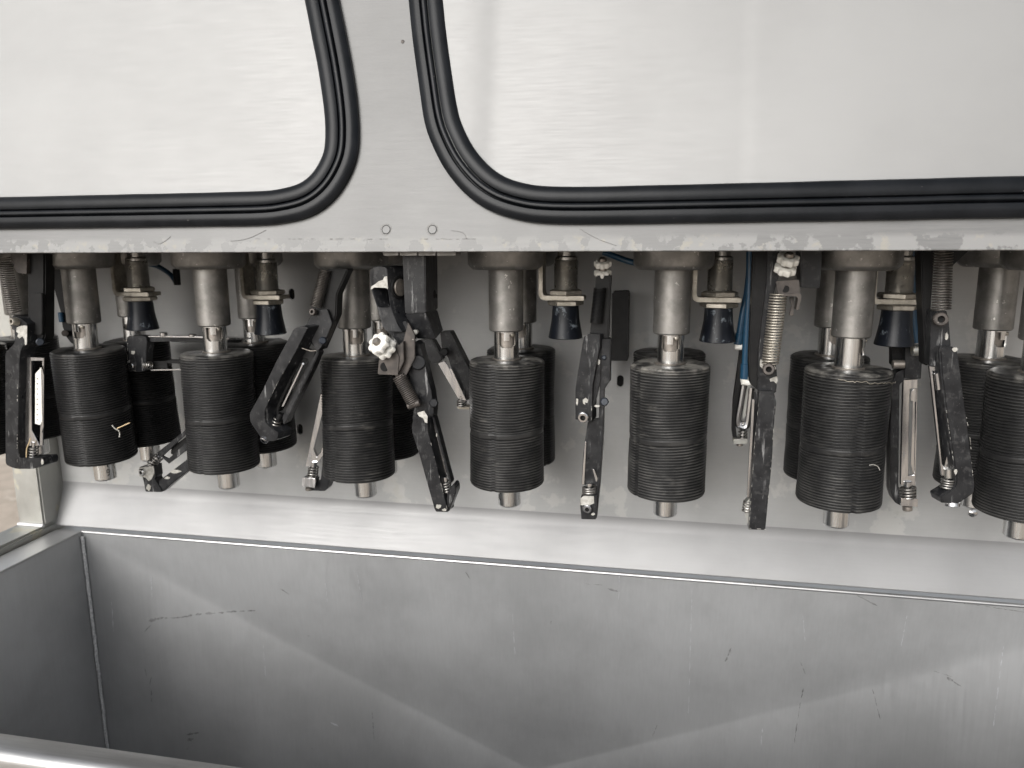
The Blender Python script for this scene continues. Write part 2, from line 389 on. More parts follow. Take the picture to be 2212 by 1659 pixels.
def catmull2(P, n=10): return smooth_path([Vector(p) for p in P], n)
def panel(name, label, mid, sheet_far, right):
    t = thing(name, label, 'panel', PP(*mid[len(mid)//2][:2]))
    return t
def sweep_gasket(parent, path, wid):
    """rubber locking seal: two lips and a centre bead, swept along the panel edge"""
    # profile across (s from -1 inner .. 1 outer, height in m)
    prof = [(-1, 0), (-1, .0024), (-.95, .0036), (-.80, .0050), (-.55, .0057), (-.30, .0055), (-.16, .0047), (-.125, .0036), (-.115, .0012), (-.09, .0012), (-.08, .0040), (-.02, .0052),
            (.08, .0056), (.18, .0052), (.245, .0038), (.255, .0008), (.285, .0008), (.295, .0034), (.36, .0044), (.55, .0046), (.75, .0040), (.92, .0026), (1, .0014), (1, 0)]
    bm = bmesh.new(); rows = []
    n = len(path)
    for i, p in enumerate(path):
        t = (path[min(i+1, n-1)]-path[max(i-1, 0)]).normalized(); nn = Vector((-t.y, t.x))
        wv = 1+.018*noise.noise(Vector((p.x*30, p.y*30, 1)))
        rows.append([bm.verts.new(from_xy(*(p+nn*(s*wv*wid/2)), off=(h+.0022 if h > 0 else .0002))) for s, h in prof])
    for a, b in zip(rows, rows[1:]):
        for i in range(len(prof)-1): bm.faces.new((a[i], a[i+1], b[i+1], b[i]))
    return obj('rubber_gasket', bm, M_GASKET, parent, 40)
def rounded_path(inner_pts):
    return [Vector(plane_xy(PP(u, v))) for u, v in inner_pts]
# centre lines of the seals in photograph points -> hood plane; beyond the frame they run straight on
LG = [(696, -10), (710, 60), (727, 148), (739, 231), (742.5, 291), (738, 338), (720, 380), (694, 413), (658, 436), (607, 448.5), (560, 452.5), (470, 454.5), (300, 457.5), (150, 460), (0, 462.5)]
RG = [(921, -10), (930, 78), (943, 174), (956, 256), (973, 305), (999, 352), (1036, 394), (1078, 422), (1128, 438), (1180, 445), (1267, 446.5), (1420, 444), (1700, 438.5), (1950, 433.5), (2212, 428)]
lp = rounded_path(LG); rp = rounded_path(RG)
lp = [lp[0]+(lp[0]-lp[1]).normalized()*.16]+lp+[Vector((-.80, lp[-1].y))]
rp = [rp[0]+(rp[0]-rp[1]).normalized()*.16]+rp+[Vector((.56, rp[-1].y))]
GW = .0282
for side, pth in (('L', lp), ('R', rp)):
    cp = catmull2([p for p in pth], 10)
    cp = [Vector(p) for p in cp]
    if side == 'L':
        lab = 'left aluminium panel set in a black rubber seal, its rounded corner at lower right'
        # inner side must be s<0 : left normal of travel (down then left) points right/outside
        order = cp[::-1] if False else cp
    else:
        lab = 'right aluminium panel in a black rubber seal, a grey reflected band beside its left edge'; order = cp
    t = thing('inset_panel', lab, 'panel', from_xy(*(cp[len(cp)//2])), None)
    # travel is downward then sideways: normal (-ty,tx) for downward t=(0,-1) is (1,0)=right
    if side == 'L': sweep_gasket(t, order, GW)
    else: sweep_gasket(t, order[::-1], GW)
    # sheet: slightly dished, built as a grid clipped by the seal line
    bm = bmesh.new()
    if side == 'L':
        out = [p for p in cp]; fan = [Vector((-.80, .40))]
        x0, x1 = -.80, max(p.x for p in cp)
    else:
        out = [p for p in cp]; fan = [Vector((.56, .40))]
        x0, x1 = min(p.x for p in cp), .56
    # gentle bends up the sheet; the right panel's are shaped to imitate reflected bands
    if side == 'L': creases = [(-.80, .0006), (-.60, .0004), (-.50, .0), (-.40, .0), (-.30, .0004), (x1, .0004)]
    else: creases = [(x0, .0040), (-.172, .0040), (-.160, .0036), (-.150, .0028), (-.1335, .0004), (-.10, .0004), (-.02, .0003), (.058, .0000), (.0605, .0003), (.2, .0004), (.56, .0008)]
    def h(x):
        for (xa, ha), (xb, hb) in zip(creases, creases[1:]):
            if x <= xb:
                q = max(0, min(1, (x-xa)/(xb-xa+1e-9))); return ha*(1-q)+hb*q
        return creases[-1][1]
    def ybot(x):
        # lowest y of seal line at x
        best = None; hi_ = []
        for p, q in zip(cp, cp[1:]):
            a_, b_ = sorted((p.x, q.x))
            if a_ <= x <= b_ and b_ > a_:
                s = (x-p.x)/(q.x-p.x); y = p.y+(q.y-p.y)*s
                best = y if best is None else min(best, y); hi_.append(y)
        top = .40
        if hi_ and ((side == 'L' and x > cp[0].x) or (side == 'R' and x < cp[0].x)): top = max(hi_)
        return (best if best is not None else .4), top
    nx = 160; ny = 6; rows = []
    for i in range(nx+1):
        x = x0+(x1-x0)*i/nx; yb, yt = ybot(min(max(x, x0+1e-5), x1-1e-5))
        rows.append([bm.verts.new(from_xy(x, yb+(yt-yb)*j/ny, .0004+h(x))) for j in range(ny+1)])
    for a_, b_ in zip(rows, rows[1:]):
        for j in range(ny): bm.faces.new((a_[j], b_[j], b_[j+1], a_[j+1]))
    obj('panel_sheet', bm, M_DOOR, t, 60)

# ---------------------------------------------------------------- back wall, sloping apron
XE = -.78; YW = .828
back = thing('back_wall', 'grey brushed aluminium rear wall with slotted holes behind the rollers, sloping forward at its foot', 'wall', (XE, YW, -.32))
# holes are real: the sheet is built in columns and the slots are backed by dark boxes
bm = bmesh.new()
slots = [U(630, 635, YW), U(648, 927, YW), U(1340, 823, YW)]
def wall_with_slots():
    bm = bmesh.new(); zt, zb = PZ+.0135, -.313
    xs = sorted([XE, XR]+[s.x-.008 for s in slots[1:]]+[s.x+.008 for s in slots[1:]])
    def quad(x0, x1, z0, z1):
        if x1-x0 < 1e-6 or z1-z0 < 1e-6: return
        bm.faces.new([bm.verts.new((x, YW, z)) for x, z in ((x0, z0), (x1, z0), (x1, z1), (x0, z1))])
    for x0, x1 in zip(xs, xs[1:]):
        inside = [s for s in slots if x0 <= s.x <= x1 and x1-x0 < .02]
        if not inside: quad(x0, x1, zb, zt); continue
        inside.sort(key=lambda s: s.z); z = zb
        for s in inside:
            quad(x0, x1, z, s.z-.012)
            # cell with obround hole
            n = 24; hole = []; rad = .0037; hh = .0028
            for i in range(n):
                a_ = 2*math.pi*(i+.5)/n; hole.append((s.x+rad*math.cos(a_), s.z+rad*math.sin(a_)+(hh if math.sin(a_) > 0 else -hh)))
            sq = []
            for i in range(n):
                a_ = 2*math.pi*(i+.5)/n; c_, d_ = math.cos(a_), math.sin(a_); k_ = 1/max(abs(c_), abs(d_))
                cx = (x0+x1)/2; sq.append((cx+c_*k_*(x1-x0)/2, s.z+d_*k_*.012))
            # snap corners
            hv = [bm.verts.new((x, YW, z_)) for x, z_ in hole]; sv = [bm.verts.new((x, YW, z_)) for x, z_ in sq]; hb = [bm.verts.new((x, YW+.003, z_)) for x, z_ in hole]
            for i in range(n):
                j = (i+1) % n; bm.faces.new((sv[i], sv[j], hv[j], hv[i])); bm.faces.new((hv[i], hv[j], hb[j], hb[i]))
            for ii in range(4):
                i = n//8-1+ii*(n//4)+0; i %= n; j = (i+1) % n
                a_ = sq[i]; b_ = sq[j]
                cxn = x1 if (a_[0]+b_[0])/2 > (x0+x1)/2 else x0; czn = s.z+(.012 if (a_[1]+b_[1])/2 > s.z else -.012)
                try: bm.faces.new((sv[i], bm.verts.new((cxn, YW, czn)), sv[j]))
                except Exception: pass
            z = s.z+.012
        quad(x0, x1, z, zt)
    bmesh.ops.remove_doubles(bm, verts=bm.verts, dist=1e-6)
    return bm
obj('wall_sheet', wall_with_slots(), M_WALL, back, 30)
for s in slots: obj('slot_cavity', box_bm(s.x-.009, s.x+.009, YW+.0032, YW+.012, s.z-.011, s.z+.011, 0), M_HOLE, back, 0)
# apron: rounded bend then a slope down to just behind the tank rim
YA, ZA = .808, -.3665
bm = bmesh.new(); prof = []
b0 = Vector((YW, -.32)); b1 = Vector((YA, ZA)); dd = (b1-b0).normalized()
up_ = b0+Vector((0, .0)); 
ctl = [Vector((YW, -.313)), Vector((YW, -.3225)), b0+dd*.011]
for i in range(13):
    q = i/12; prof.append(ctl[0]*(1-q)**2+ctl[1]*2*q*(1-q)+ctl[2]*q*q)
prof += [b1, b1+Vector((.0006, -.0016)), b1+Vector((.003, -.0022)), b1+Vector((.012, -.0022))]
xs = [XE+(XR-XE)*i/40 for i in range(41)]
rows = [[bm.verts.new((x, p.x, p.y)) for p in prof] for x in xs]
for a_, b_ in zip(rows, rows[1:]):
    for j in range(len(prof)-1): bm.faces.new((a_[j], b_[j], b_[j+1], a_[j+1]))
M_APRON = brushed('apron_aluminium', (.315, .315, .317), .52, (18, 500, 500), .93, .00003, low=.84, metal=.45)
obj('sloping_apron', bm, M_APRON, back, 40)
p = U(2101, 1108, YW); lathe(back, 'rivet', [(.0045, 0), (.0042, .0012), (.0025, .0022), (.0008, .0025)], p, VIEW, M_BLADE, 16)

# ---------------------------------------------------------------- post and rail at the left end
zr = -.3624
pl = U(39.6, 1132, .79).x
post = thing('corner_post', 'square grey steel corner post at the left end of the machine', 'post', (XE, .79, zr))
obj('post_tube', box_bm(pl, XE, .79, .79+(XE-pl)*1.15, zr+.0005, .40, .0022), M_POST, post)
obj('weld_bead', tube_bm([Vector((pl+.001, .789, zr+.001)), Vector((XE-.001, .789, zr+.001))], .0022, 8), M_WELD, post)
xr0 = U(0, 1151, .7).x
rail = thing('side_rail', 'grey box rail running forward from the foot of the corner post', 'rail', (XE, .4, zr))
obj('rail_tube', box_bm(pl-.002, XE, .05, .789+.05, zr-.028, zr, .0028), M_POST, rail)

# ---------------------------------------------------------------- tank
XT, YT, ZT, YF, ZB = -.737, .803, -.371, .431, -.90
DV = .030; V_ = U(1150, 1661, YT+DV); p1_ = U(2212, 1390, YT+DV*.3)
XTR = V_.x+(ZT-.002-V_.z)*(p1_.x-V_.x)/(p1_.z-V_.z)
tank = thing('steel_tank', 'open rectangular stainless steel tank with scuffed inner walls below the rollers', 'tank', (XT, YF, ZB))
# rear wall with its diagonal stiffening creases
A_ = Vector((XT, YT, ZT-.002)); B_ = Vector((XTR, YT, ZT-.002))
def rear_depth(x, z):
    """how far the crease pushes the sheet toward the tank inside"""
    za = A_.z+(V_.z-A_.z)*(1-abs(x-V_.x)/((V_.x-A_.x) if x < V_.x else (XTR-V_.x)))     # z of the crease at this x
    if z >= za: return DV*(A_.z-z)/(A_.z-V_.z)            # upper triangle leans inward evenly
    dc = DV*(A_.z-za)/(A_.z-V_.z); q = (za-z)/(za-ZB+1e-9); return dc*(1-q)**3
bm = bmesh.new(); nx = 200; rows = []
for i in range(nx+1):
    x = XT+(XTR-XT)*i/nx
    za = A_.z+(V_.z-A_.z)*(1-abs(x-V_.x)/((V_.x-A_.x) if x < V_.x else (XTR-V_.x)))
    zz = [A_.z+(za-A_.z)*j/6 for j in range(7)]+[za+(ZB-za)*(j/26)**1.3 for j in range(1, 27)]
    rows.append([bm.verts.new((x, YT+rear_depth(x, z), z)) for z in zz])
for a_, b_ in zip(rows, rows[1:]):
    for j in range(32): bm.faces.new((a_[j], b_[j], b_[j+1], a_[j+1]))
bmesh.ops.remove_doubles(bm, verts=bm.verts, dist=1e-6)
obj('rear_wall', bm, M_TANK, tank, 80)
def scuffs(name, m, marks, seed):
    """dark rub marks and pale scratches as thin smears lying on the rear wall"""
    r_ = random.Random(seed); bm = bmesh.new()
    for (u0_, v0_, u1_, v1_, w0) in marks:
        a, b = Vector((u0_, v0_)), Vector((u1_, v1_)); L_ = max(1, (b-a).length); d = (b-a)/L_; nn = Vector((-d.y, d.x)); q = 0
        while q < L_:
            ln = r_.uniform(8, 26); n_ = 6; w1 = 1.5*w0*r_.uniform(.3, 1); up, dn = [], []
            for j in range(n_+1):
                e = math.sin(math.pi*j/n_)**.6; c = a+d*(q+ln*j/n_)+nn*r_.uniform(-.5, .5)
                up.append(c+nn*w1*e*r_.uniform(.3, 1)*.5); dn.append(c-nn*w1*e*r_.uniform(.3, 1)*.5)
            vs_ = []
            for p in up+dn[::-1][1:-1]:
                P = U(p.x, p.y, YT); P.y = YT+rear_depth(P.x, P.z)-.0006; vs_.append(bm.verts.new(P))
            try: bm.faces.new(vs_)
            except Exception: pass
            q += ln*r_.uniform(.7, 1.6)
    return obj(name, bm, m, tank, 0, kind='stuff')
M_SCUFF = mat('rubber_scuff', (.17, .17, .17), .5, .3, (.34, .34, .34), 260)
M_SCR = mat('bright_scratch', (.72, .73, .75), .35, .6)
scuffs('scuff_mark', M_SCUFF, [(318, 1343, 350, 1336, 9), (352, 1338, 400, 1336, 3), (400, 1334, 440, 1330, 5), (440, 1332, 530, 1327, 4), (324, 1352, 316, 1360, 3), (312, 1440, 314, 1452, 3),
    (326, 1462, 324, 1476, 5), (326, 1490, 327, 1510, 4), (402, 1588, 424, 1584, 6), (404, 1600, 416, 1596, 8), (408, 1612, 404, 1618, 4), (1312, 1272, 1330, 1278, 7), (1262, 1262, 1290, 1264, 2),
    (1850, 1285, 1878, 1300, 5), (2050, 1470, 2066, 1480, 8), (2022, 1458, 2050, 1466, 2), (1740, 1500, 1720, 1610, 3), (1732, 1440, 1745, 1470, 2), (795, 1550, 800, 1590, 2.5), (1568, 1440, 1576, 1420, 4),
    (2005, 1290, 2210, 1322, 2.5), (1420, 1588, 1412, 1608, 3), (1005, 1235, 1008, 1240, 3), (1625, 1250, 1632, 1270, 2.5), (1190, 1345, 1188, 1352, 3), (600, 1275, 610, 1282, 3), (1890, 1500, 1905, 1560, 2.5)], 5)
scuffs('scratch', M_SCR, [(322, 1245, 326, 1300, 1.6), (700, 1262, 702, 1300, 1.4), (1338, 1240, 1336, 1300, 1.6), (2172, 1400, 2150, 1560, 3), (1495, 1270, 1488, 1560, 1.6), (240, 1300, 246, 1370, 1.4),
    (770, 1240, 776, 1290, 1.2), (1650, 1590, 1648, 1610, 3), (708, 1568, 716, 1572, 4), (1105, 1330, 1108, 1420, 1.2), (1960, 1330, 1950, 1400, 1.4), (1735, 1330, 1740, 1380, 1.2), (560, 1400, 566, 1450, 1.2)], 6)
def quadobj(name, pts, m):
    bm = bmesh.new(); bm.faces.new([bm.verts.new(p) for p in pts]); return obj(name, bm, m, tank, 0)
quadobj('left_wall', [(XT, YT, ZB), (XT, YF, ZB), (XT, YF, ZT-.002), (XT, YT, ZT-.002)], M_TANK)
quadobj('right_wall', [(XTR, YF, ZB), (XTR, YT, ZB), (XTR, YT, ZT-.002), (XTR, YF, ZT-.002)], M_TANK)
quadobj('front_wall', [(XTR, YF, ZB), (XT, YF, ZB), (XT, YF, ZT-.002), (XTR, YF, ZT-.002)], M_TANK)
quadobj('tank_floor', [(XT, YF, ZB), (XTR, YF, ZB), (XTR, YT, ZB), (XT, YT, ZB)], M_TANK)
obj('rear_rim', tube_bm([Vector((XT, YT+.001, ZT-.001)), Vector((XTR, YT+.001, ZT-.001))], .0022, 10), M_RIM, tank)
obj('left_rim', tube_bm([Vector((XT-.0005, YT, ZT-.001)), Vector((XT-.0005, YF-.01, ZT-.001))], .0014, 10), M_RIM, tank)
obj('rear_flange', box_bm(XT-.04, XTR+.03, YT+.0035, YT+.06, ZT-.006, ZT-.003, .0002), M_TANK, tank)
obj('left_flange', box_bm(XT-.0405, XT-.002, YF-.02, YT+.003, ZT-.006, ZT-.0015, .0003), M_TANK, tank)
# front rim: flat lip, then rolled outward and down
prof = [(YF+.0015, ZT-.012), (YF+.0015, ZT-.0012), (YF, ZT)]; yl = YF-.0135; rr = .0075
prof += [(yl, ZT)]
for i in range(1, 13):
    a_ = math.pi/2*i/12*1.05; prof.append((yl-rr*math.sin(a_), ZT-rr+rr*math.cos(a_)))
prof += [(yl-rr-.001, ZT-.030), (yl-rr-.001, ZT-.05)]
bm = bmesh.new(); rows = [[bm.verts.new((x, y, z)) for y, z in prof] for x in [XT-.05+(XTR-XT+.08)*i/30 for i in range(31)]]
for a_, b_ in zip(rows, rows[1:]):
    for j in range(len(prof)-1): bm.faces.new((a_[j], b_[j], b_[j+1], a_[j+1]))
obj('front_rim', bm, M_RIM, tank, 50)
# corner weld
pts = []
for i in range(121):
    z = ZT-.006+(ZB+.01-ZT)*i/120
    pts.append(Vector((XT+.0026+random.uniform(-.0003, .0003), YT-.0026+rear_depth(XT+.001, z)+random.uniform(-.0003, .0003), z)))
bm = tube_bm(pts, .0021, 8)
for v in bm.verts: v.co += Vector((random.uniform(-1, 1), random.uniform(-1, 1), 0))*.00035
obj('weld_bead', bm, M_WELD, tank)
# outer skin so the tank is closed from the left
quadobj('outer_left_wall', [(XT-.006, YT+.04, ZB), (XT-.006, YF-.02, ZB), (XT-.006, YF-.02, ZT-.0065), (XT-.006, YT+.04, ZT-.0065)], M_TANK)

# ================================================================ roller spindles
X0, PITCHX, YR1, YR2 = -.5911, .15, .6806, .7555
ZFL, ZSL, ZTOP, ZBOT, ZNUB = -.0256, -.0822, -.1095, -.2285, -.2510
def ribbed_mesh(seed):
    rnd_ = random.Random(seed); n = 72; rad = .0356; H = ZTOP-ZBOT; prof = []
    prof += [(.0105, 0), (.0105, .0004), (.022, .0006), (.0325, .0003), (rad-.0016, -.0004), (rad-.0003, -.0018)]
    nr = 45; band = (.52, .565); z = -.0026; step = (H-.0040)/nr
    for i in range(nr):
        q = i/nr; zz = z-i*step
        if band[0] < q < band[1]:
            prof += [(rad-.0006, zz), (rad-.0005, zz-step*.5), (rad-.0006, zz-step*.98)]; continue
        prof += [(rad-.0021, zz), (rad-.0021, zz-step*.14), (rad-.0006, zz-step*.28), (rad, zz-step*.5), (rad-.0006, zz-step*.76), (rad-.0021, zz-step*.88)]
    prof += [(rad-.0006, -H+.001), (rad-.002, -H), (.0105, -H)]
    bm = bmesh.new(); rows = []
    waist = rnd_.uniform(.0002, .0014); rnd_tilt = rnd_.uniform(.0012, .0024); tph = R(-100 if seed == 3 else 100); ph = [rnd_.uniform(0, 6.28) for _ in range(4)]; am = [rnd_.uniform(.0003, .0012) for _ in range(3)]
    for j, (r_, z_) in enumerate(prof):
        row = []
        for i in range(n):
            a_ = 2*math.pi*i/n
            q = -z_/H
            rr_ = r_-(waist*math.sin(min(1, max(0, q))*math.pi*1.0) if r_ > .03 else 0)
            if r_ > .03:
                rr_ += .0005*noise.noise(Vector((math.cos(a_)*2, math.sin(a_)*2, z_*40+seed)))
                if q < .06: rr_ += .0007*noise.noise(Vector((math.cos(a_)*4, math.sin(a_)*4, seed*3.1)))*(1-q/.06)
            env = math.sin(min(1, max(0, q))*math.pi)
            dz = (rnd_tilt*math.cos(a_-tph)+am[0]*math.sin(a_+ph[0])+am[1]*.6*math.sin(2*a_+ph[1]))*env+.0004*noise.noise(Vector((math.cos(a_)*3, math.sin(a_)*3, z_*55+seed*7)))*env
            if j < 5: dz += .0008*noise.noise(Vector((math.cos(a_)*3, math.sin(a_)*3, seed+r_*60)))
            # moulding seam
            if i in (0, 36) and r_ > .0335: rr_ -= .0017
            row.append(bm.verts.new((math.cos(a_)*rr_, math.sin(a_)*rr_, z_+dz)))
        rows.append(row)
    for a_, b_ in zip(rows, rows[1:]):
        for i in range(n): bm.faces.new((a_[i], b_[i], b_[(i+1) % n], a_[(i+1) % n]))
    bmesh.ops.recalc_face_normals(bm, faces=bm.faces)
    me = bpy.data.meshes.new('ribbed_roller'); bm.to_mesh(me); bm.free(); me.materials.append(M_RUBBER)
    for p in me.polygons: p.use_smooth = True
    return me
ROLL_MESH = [ribbed_mesh(s) for s in (3, 11, 24, 31)]

def tube_with_slot():
    """bayonet tube: wall with a J-shaped window cut through near its top; origin at sleeve mouth"""
    n = 72; ztop, zbot = .004, ZTOP-ZSL-.002; rad = .0116
    zs = [ztop]+[-.0006*i for i in range(0, 34)]+[zbot]
    bm = bmesh.new(); grid = []
    for z_ in zs: grid.append([bm.verts.new((rad*math.cos(2*math.pi*i/n), rad*math.sin(2*math.pi*i/n), z_)) for i in range(n)])
    for j in range(len(zs)-1):
        zc = (zs[j]+zs[j+1])/2
        for i in range(n):
            a_ = math.degrees(2*math.pi*(i+.5)/n); a_ = (a_+180) % 360-180
            cut = False
            if -38 < a_ < 38 and -.0148 < zc < -.0010:
                cut = True
                # rounded lower corners
                if zc < -.0122 and abs(a_) > 38-7*((-.0122-zc)/.0026)**1.2*2: cut = False
                # hanging tongue of the J
                if -16 < a_ < 10 and zc > -.0082: cut = False
                if a_ >= 10 and zc > -.0022: cut = False
            if not cut: bm.faces.new((grid[j][i], grid[j+1][i], grid[j+1][(i+1) % n], grid[j][(i+1) % n]))
    bmesh.ops.delete(bm, geom=[v for v in bm.verts if not v.link_faces], context='VERTS')
    bmesh.ops.recalc_face_normals(bm, faces=bm.faces)
    r_ = bmesh.ops.solidify(bm, geom=bm.faces[:], thickness=.0013)
    bmesh.ops.recalc_face_normals(bm, faces=bm.faces)
    me = bpy.data.meshes.new('bayonet_tube'); bm.to_mesh(me); bm.free(); me.materials.append(M_TUBE)
    for p in me.polygons: p.use_smooth = True
    me.set_sharp_from_angle(angle=R(35)); return me
TUBE_MESH = tube_with_slot()
def raw(name, prof, m, n=48, sm=35):
    bm = lathe_bm(prof, Vector((0, 0, 0)), n=n); bmesh.ops.recalc_face_normals(bm, faces=bm.faces)
    me = bpy.data.meshes.new(name); bm.to_mesh(me); bm.free(); me.materials.append(m)
    for p in me.polygons: p.use_smooth = True
    me.set_sharp_from_angle(angle=R(sm)); return me
# flange: a thick cast block with eight chamfered sides and rounded lip
FL_MESH = raw('flange', [(.030, ZFL-ZSL-.0000), (.0325, ZFL-ZSL+.0018), (.0348, ZFL-ZSL+.0045), (.0348, .0790)], M_CAST, 40, 50)
SL_MESH = raw('sleeve', [(.0148, 0), (.0160, .0012), (.0160, ZFL-ZSL+.001)], M_CAST)
SH_MESH = raw('core_shaft', [(.0090, -.026), (.0090, .006)], M_SHAFT, 24)
NUB_MESH = raw('end_shaft', [(.0098, -.0005), (.0109, .0008), (.0109, ZBOT-ZNUB+.002)], M_TUBE, 40)
COL_MESH = raw('washer', [(.0103, -.001), (.0135, -.0004), (.0135, .0010), (.0118, .0016)], M_SHAFT, 32)
def pin_mesh():
    bm = lathe_bm([(.0016, 0), (.0019, .0003), (.0019, .0038), (.0014, .0042)], Vector((.0085, 0, 0)), Vector((1, 0, 0)), 14)
    bmesh.ops.recalc_face_normals(bm, faces=bm.faces)
    me = bpy.data.meshes.new('pin'); bm.to_mesh(me); bm.free(); me.materials.append(M_NUT)
    for p in me.polygons: p.use_smooth = True
    me.set_sharp_from_angle(angle=R(40)); return me
PIN_MESH = pin_mesh()
def inst(name, me, parent, loc=(0, 0, 0), rot=(0, 0, 0)):
    o = bpy.data.objects.new(name, me); C.objects.link(o); o.parent = parent; o.location = loc; o.rotation_euler = rot; return o
spins = []
def spindle(x, y, nub, slot_deg, roll_deg, dust, variant, label, nubtop=None, mark=False, zsh=0):
    """fixed flange and sleeve, then the removable roller hanging a little out of true"""
    t = thing('roller_spindle', label, 'roller', (x, y, ZSL+zsh), 'ribbed rubber roller spindles hanging in two rows')
    fl = inst('flange', FL_MESH, t, rot=(0, 0, R(roll_deg*3)))
    inst('sleeve', SL_MESH, t, rot=(0, 0, R(roll_deg)))
    L_ = ZSL-ZNUB
    tx = (nub-x)/L_ if nub is not None else 0
    rot = (0, -math.atan(-tx) if False else math.atan(-tx)*1, 0)
    ty = math.atan(-tx)                               # rotation about Y that carries the foot to +x
    h_ = inst('bayonet_tube', TUBE_MESH, t, rot=(0, ty, R(slot_deg)))
    inst('core_shaft', SH_MESH, h_)
    inst('pin', PIN_MESH, h_, (0, 0, -.0030), (0, 0, R(26)))
    # the roller carries its own spin about the tilted axis
    Rm = Matrix.Rotation(ty, 4, 'Y')
    d = Rm @ Vector((0, 0, ZTOP-ZSL)); rr = inst('rubber_roller', ROLL_MESH[variant % 4], t, d, (0, ty, R(roll_deg)))
    rr.color = (dust, 0, 0, 1)
    inst('washer', COL_MESH, t, Rm @ Vector((0, 0, ZTOP-ZSL+.0004)), (0, ty, 0))
    e = inst('end_shaft', NUB_MESH, t, Rm @ Vector((0, 0, ZNUB-ZSL)), (0, ty, 0))
    if mark: e['mark'] = mark
    spins.append(t); return t
nubs = [-.58583, -.43854, -.28676, -.13911, .00894, .15847, .30472]
front = [
 (0, -88, 100, .25, 0, 'leaning front row roller with a pale thread stuck to its lower right ribs'),
 (1, -62, -96, .45, 1, 'front row roller between the level blade arm and the long oblique black arm'),
 (2, -60, -112, .55, 2, 'front row roller with a waisted upper end just left of the white knob arm'),
 (3, -74, -100, .75, 3, 'front row roller with a dusty grey top just right of the hanging knob arm'),
 (4, -92, 40, 1.0, 0, 'dustiest front row roller with chalky ribs, right of the narrow edge on arms'),
 (5, -28, -82, .65, 1, 'large front row roller with a white frayed crack round its top rim'),
 (6, -75, -100, .6, 2, 'front row roller cut off by the right edge of the picture')]
for n_, sdeg, rdeg, du, var, lab in front:
    spindle(X0+n_*PITCHX-(.005 if n_ == 6 else 0), YR1, nubs[n_], sdeg, rdeg, du, var, lab)
backr = [
 (0, 0, -90, .05, 2, 'clean rear row roller crossed by the level blade arm near the left end'),
 (1, 0, -75, .12, 3, 'rear row roller partly hidden behind the oblique black arm, its steel end showing'),
 (2, 0, -80, .05, 0, 'rear row roller in deep shade behind the hanging arm with the rusty bracket'),
 (3, 0, -95, .18, 1, 'rear row roller showing as a thin strip right of the dusty topped roller'),
 (4, 0, -95, .3, 2, 'rear row roller whose top only shows above the dustiest roller'),
 (5, 0, -70, .1, 3, 'rear row roller showing left of and behind the large cracked roller'),
 (6, -.012, -60, .5, 1, 'rear row roller behind the rightmost black arm near the right edge')]
for n_, dx, sdeg, du, var, lab in backr:
    x = X0+n_*PITCHX+dx-.0
    spindle(x, YR2, x+.0045*(1 if n_ < 2 else -.2), sdeg, 40+n_*37, du, var, lab)
spindle(X0-PITCHX, YR1, X0-PITCHX+.004, -80, 10, .2, 1, 'leftmost front row roller, mostly cut off by the left edge of the picture')
spindle(X0-PITCHX, YR2, X0-PITCHX+.002, -80, 70, .1, 2, 'rear row roller behind the leftmost black yoke arm')

# fibres and the frayed crack
def fibre(label, k, pts, Y, r_=.0004, m=M_STRAW):
    P = [W(k, x, y, Y) for x, y in pts]; o = obj('loose_fibre', tube_bm(smooth_path(P, 4), r_, 5), m)
    o['label'] = label; o['category'] = 'fibre'; return o
fibre('pale tan thread lying across the lower ribs of the leaning left roller', 1, [(728, 1172), (760, 1158), (785, 1146), (808, 1137)], YR1-.0358, .0006)
fibre('short white thread curling down the lower ribs of the leaning left roller', 1, [(697, 1152), (715, 1172), (738, 1186), (745, 1205), (742, 1226)], YR1-.0362, .0006, M_CHIP)
fibre('curved white thread on the lower right ribs of the large cracked roller', 6, [(735, 1218), (760, 1216), (782, 1226), (793, 1246)], YR1-.0345, .0003, M_CHIP)
cr = [spins[5]]
pts = []
for i in range(40):
    a_ = R(-118+i*2.3); x = spins[5].location.x+.002+.0357*math.cos(a_)
    z_ = ZTOP-.0045-.0035*(i/40)+.0010*noise.noise(Vector((i*.31, 3, 0)))*2+.0004*math.sin(i*1.9+math.sin(i*.7)*2); pts.append(Vector((x, YR1+.0357*math.sin(a_), z_)))
obj('frayed_edge', tube_bm(pts, .00034, 5), M_NUT, spins[5])
# stamped digits on two end shafts (short strokes standing where the stamp is)
def digits(t, base_ang, strokes):
    bm = bmesh.new(); x0, y0 = nubs[0] if t is spins[0] else nubs[3], YR1
    for (a0, z0, a1, z1) in strokes:
        p = [Vector((x0+.01115*math.cos(R(base_ang+a)), y0+.01115*math.sin(R(base_ang+a)), ZNUB+z)) for a, z in ((a0, z0), ((a0+a1)/2, (z0+z1)/2), (a1, z1))]
        tube_bm(p, .00035, 5, bm)
    obj('stamped_mark', bm, M_INK, t)
digits(spins[0], -35, [(-8, .019, 0, .017), (0, .017, 8, .019), (0, .017, 0, .0145), (-7, .012, 7, .012), (-7, .009, 7, .009), (-7, .012, -7, .009), (7, .012, 7, .009), (-6, .005, 6, .007)])
digits(spins[3], -135, [(-8, .018, 2, .020), (2, .020, 4, .017), (4, .017, -8, .015), (-8, .011, 4, .013), (-8, .011, -8, .008), (-8, .008, 4, .006)])

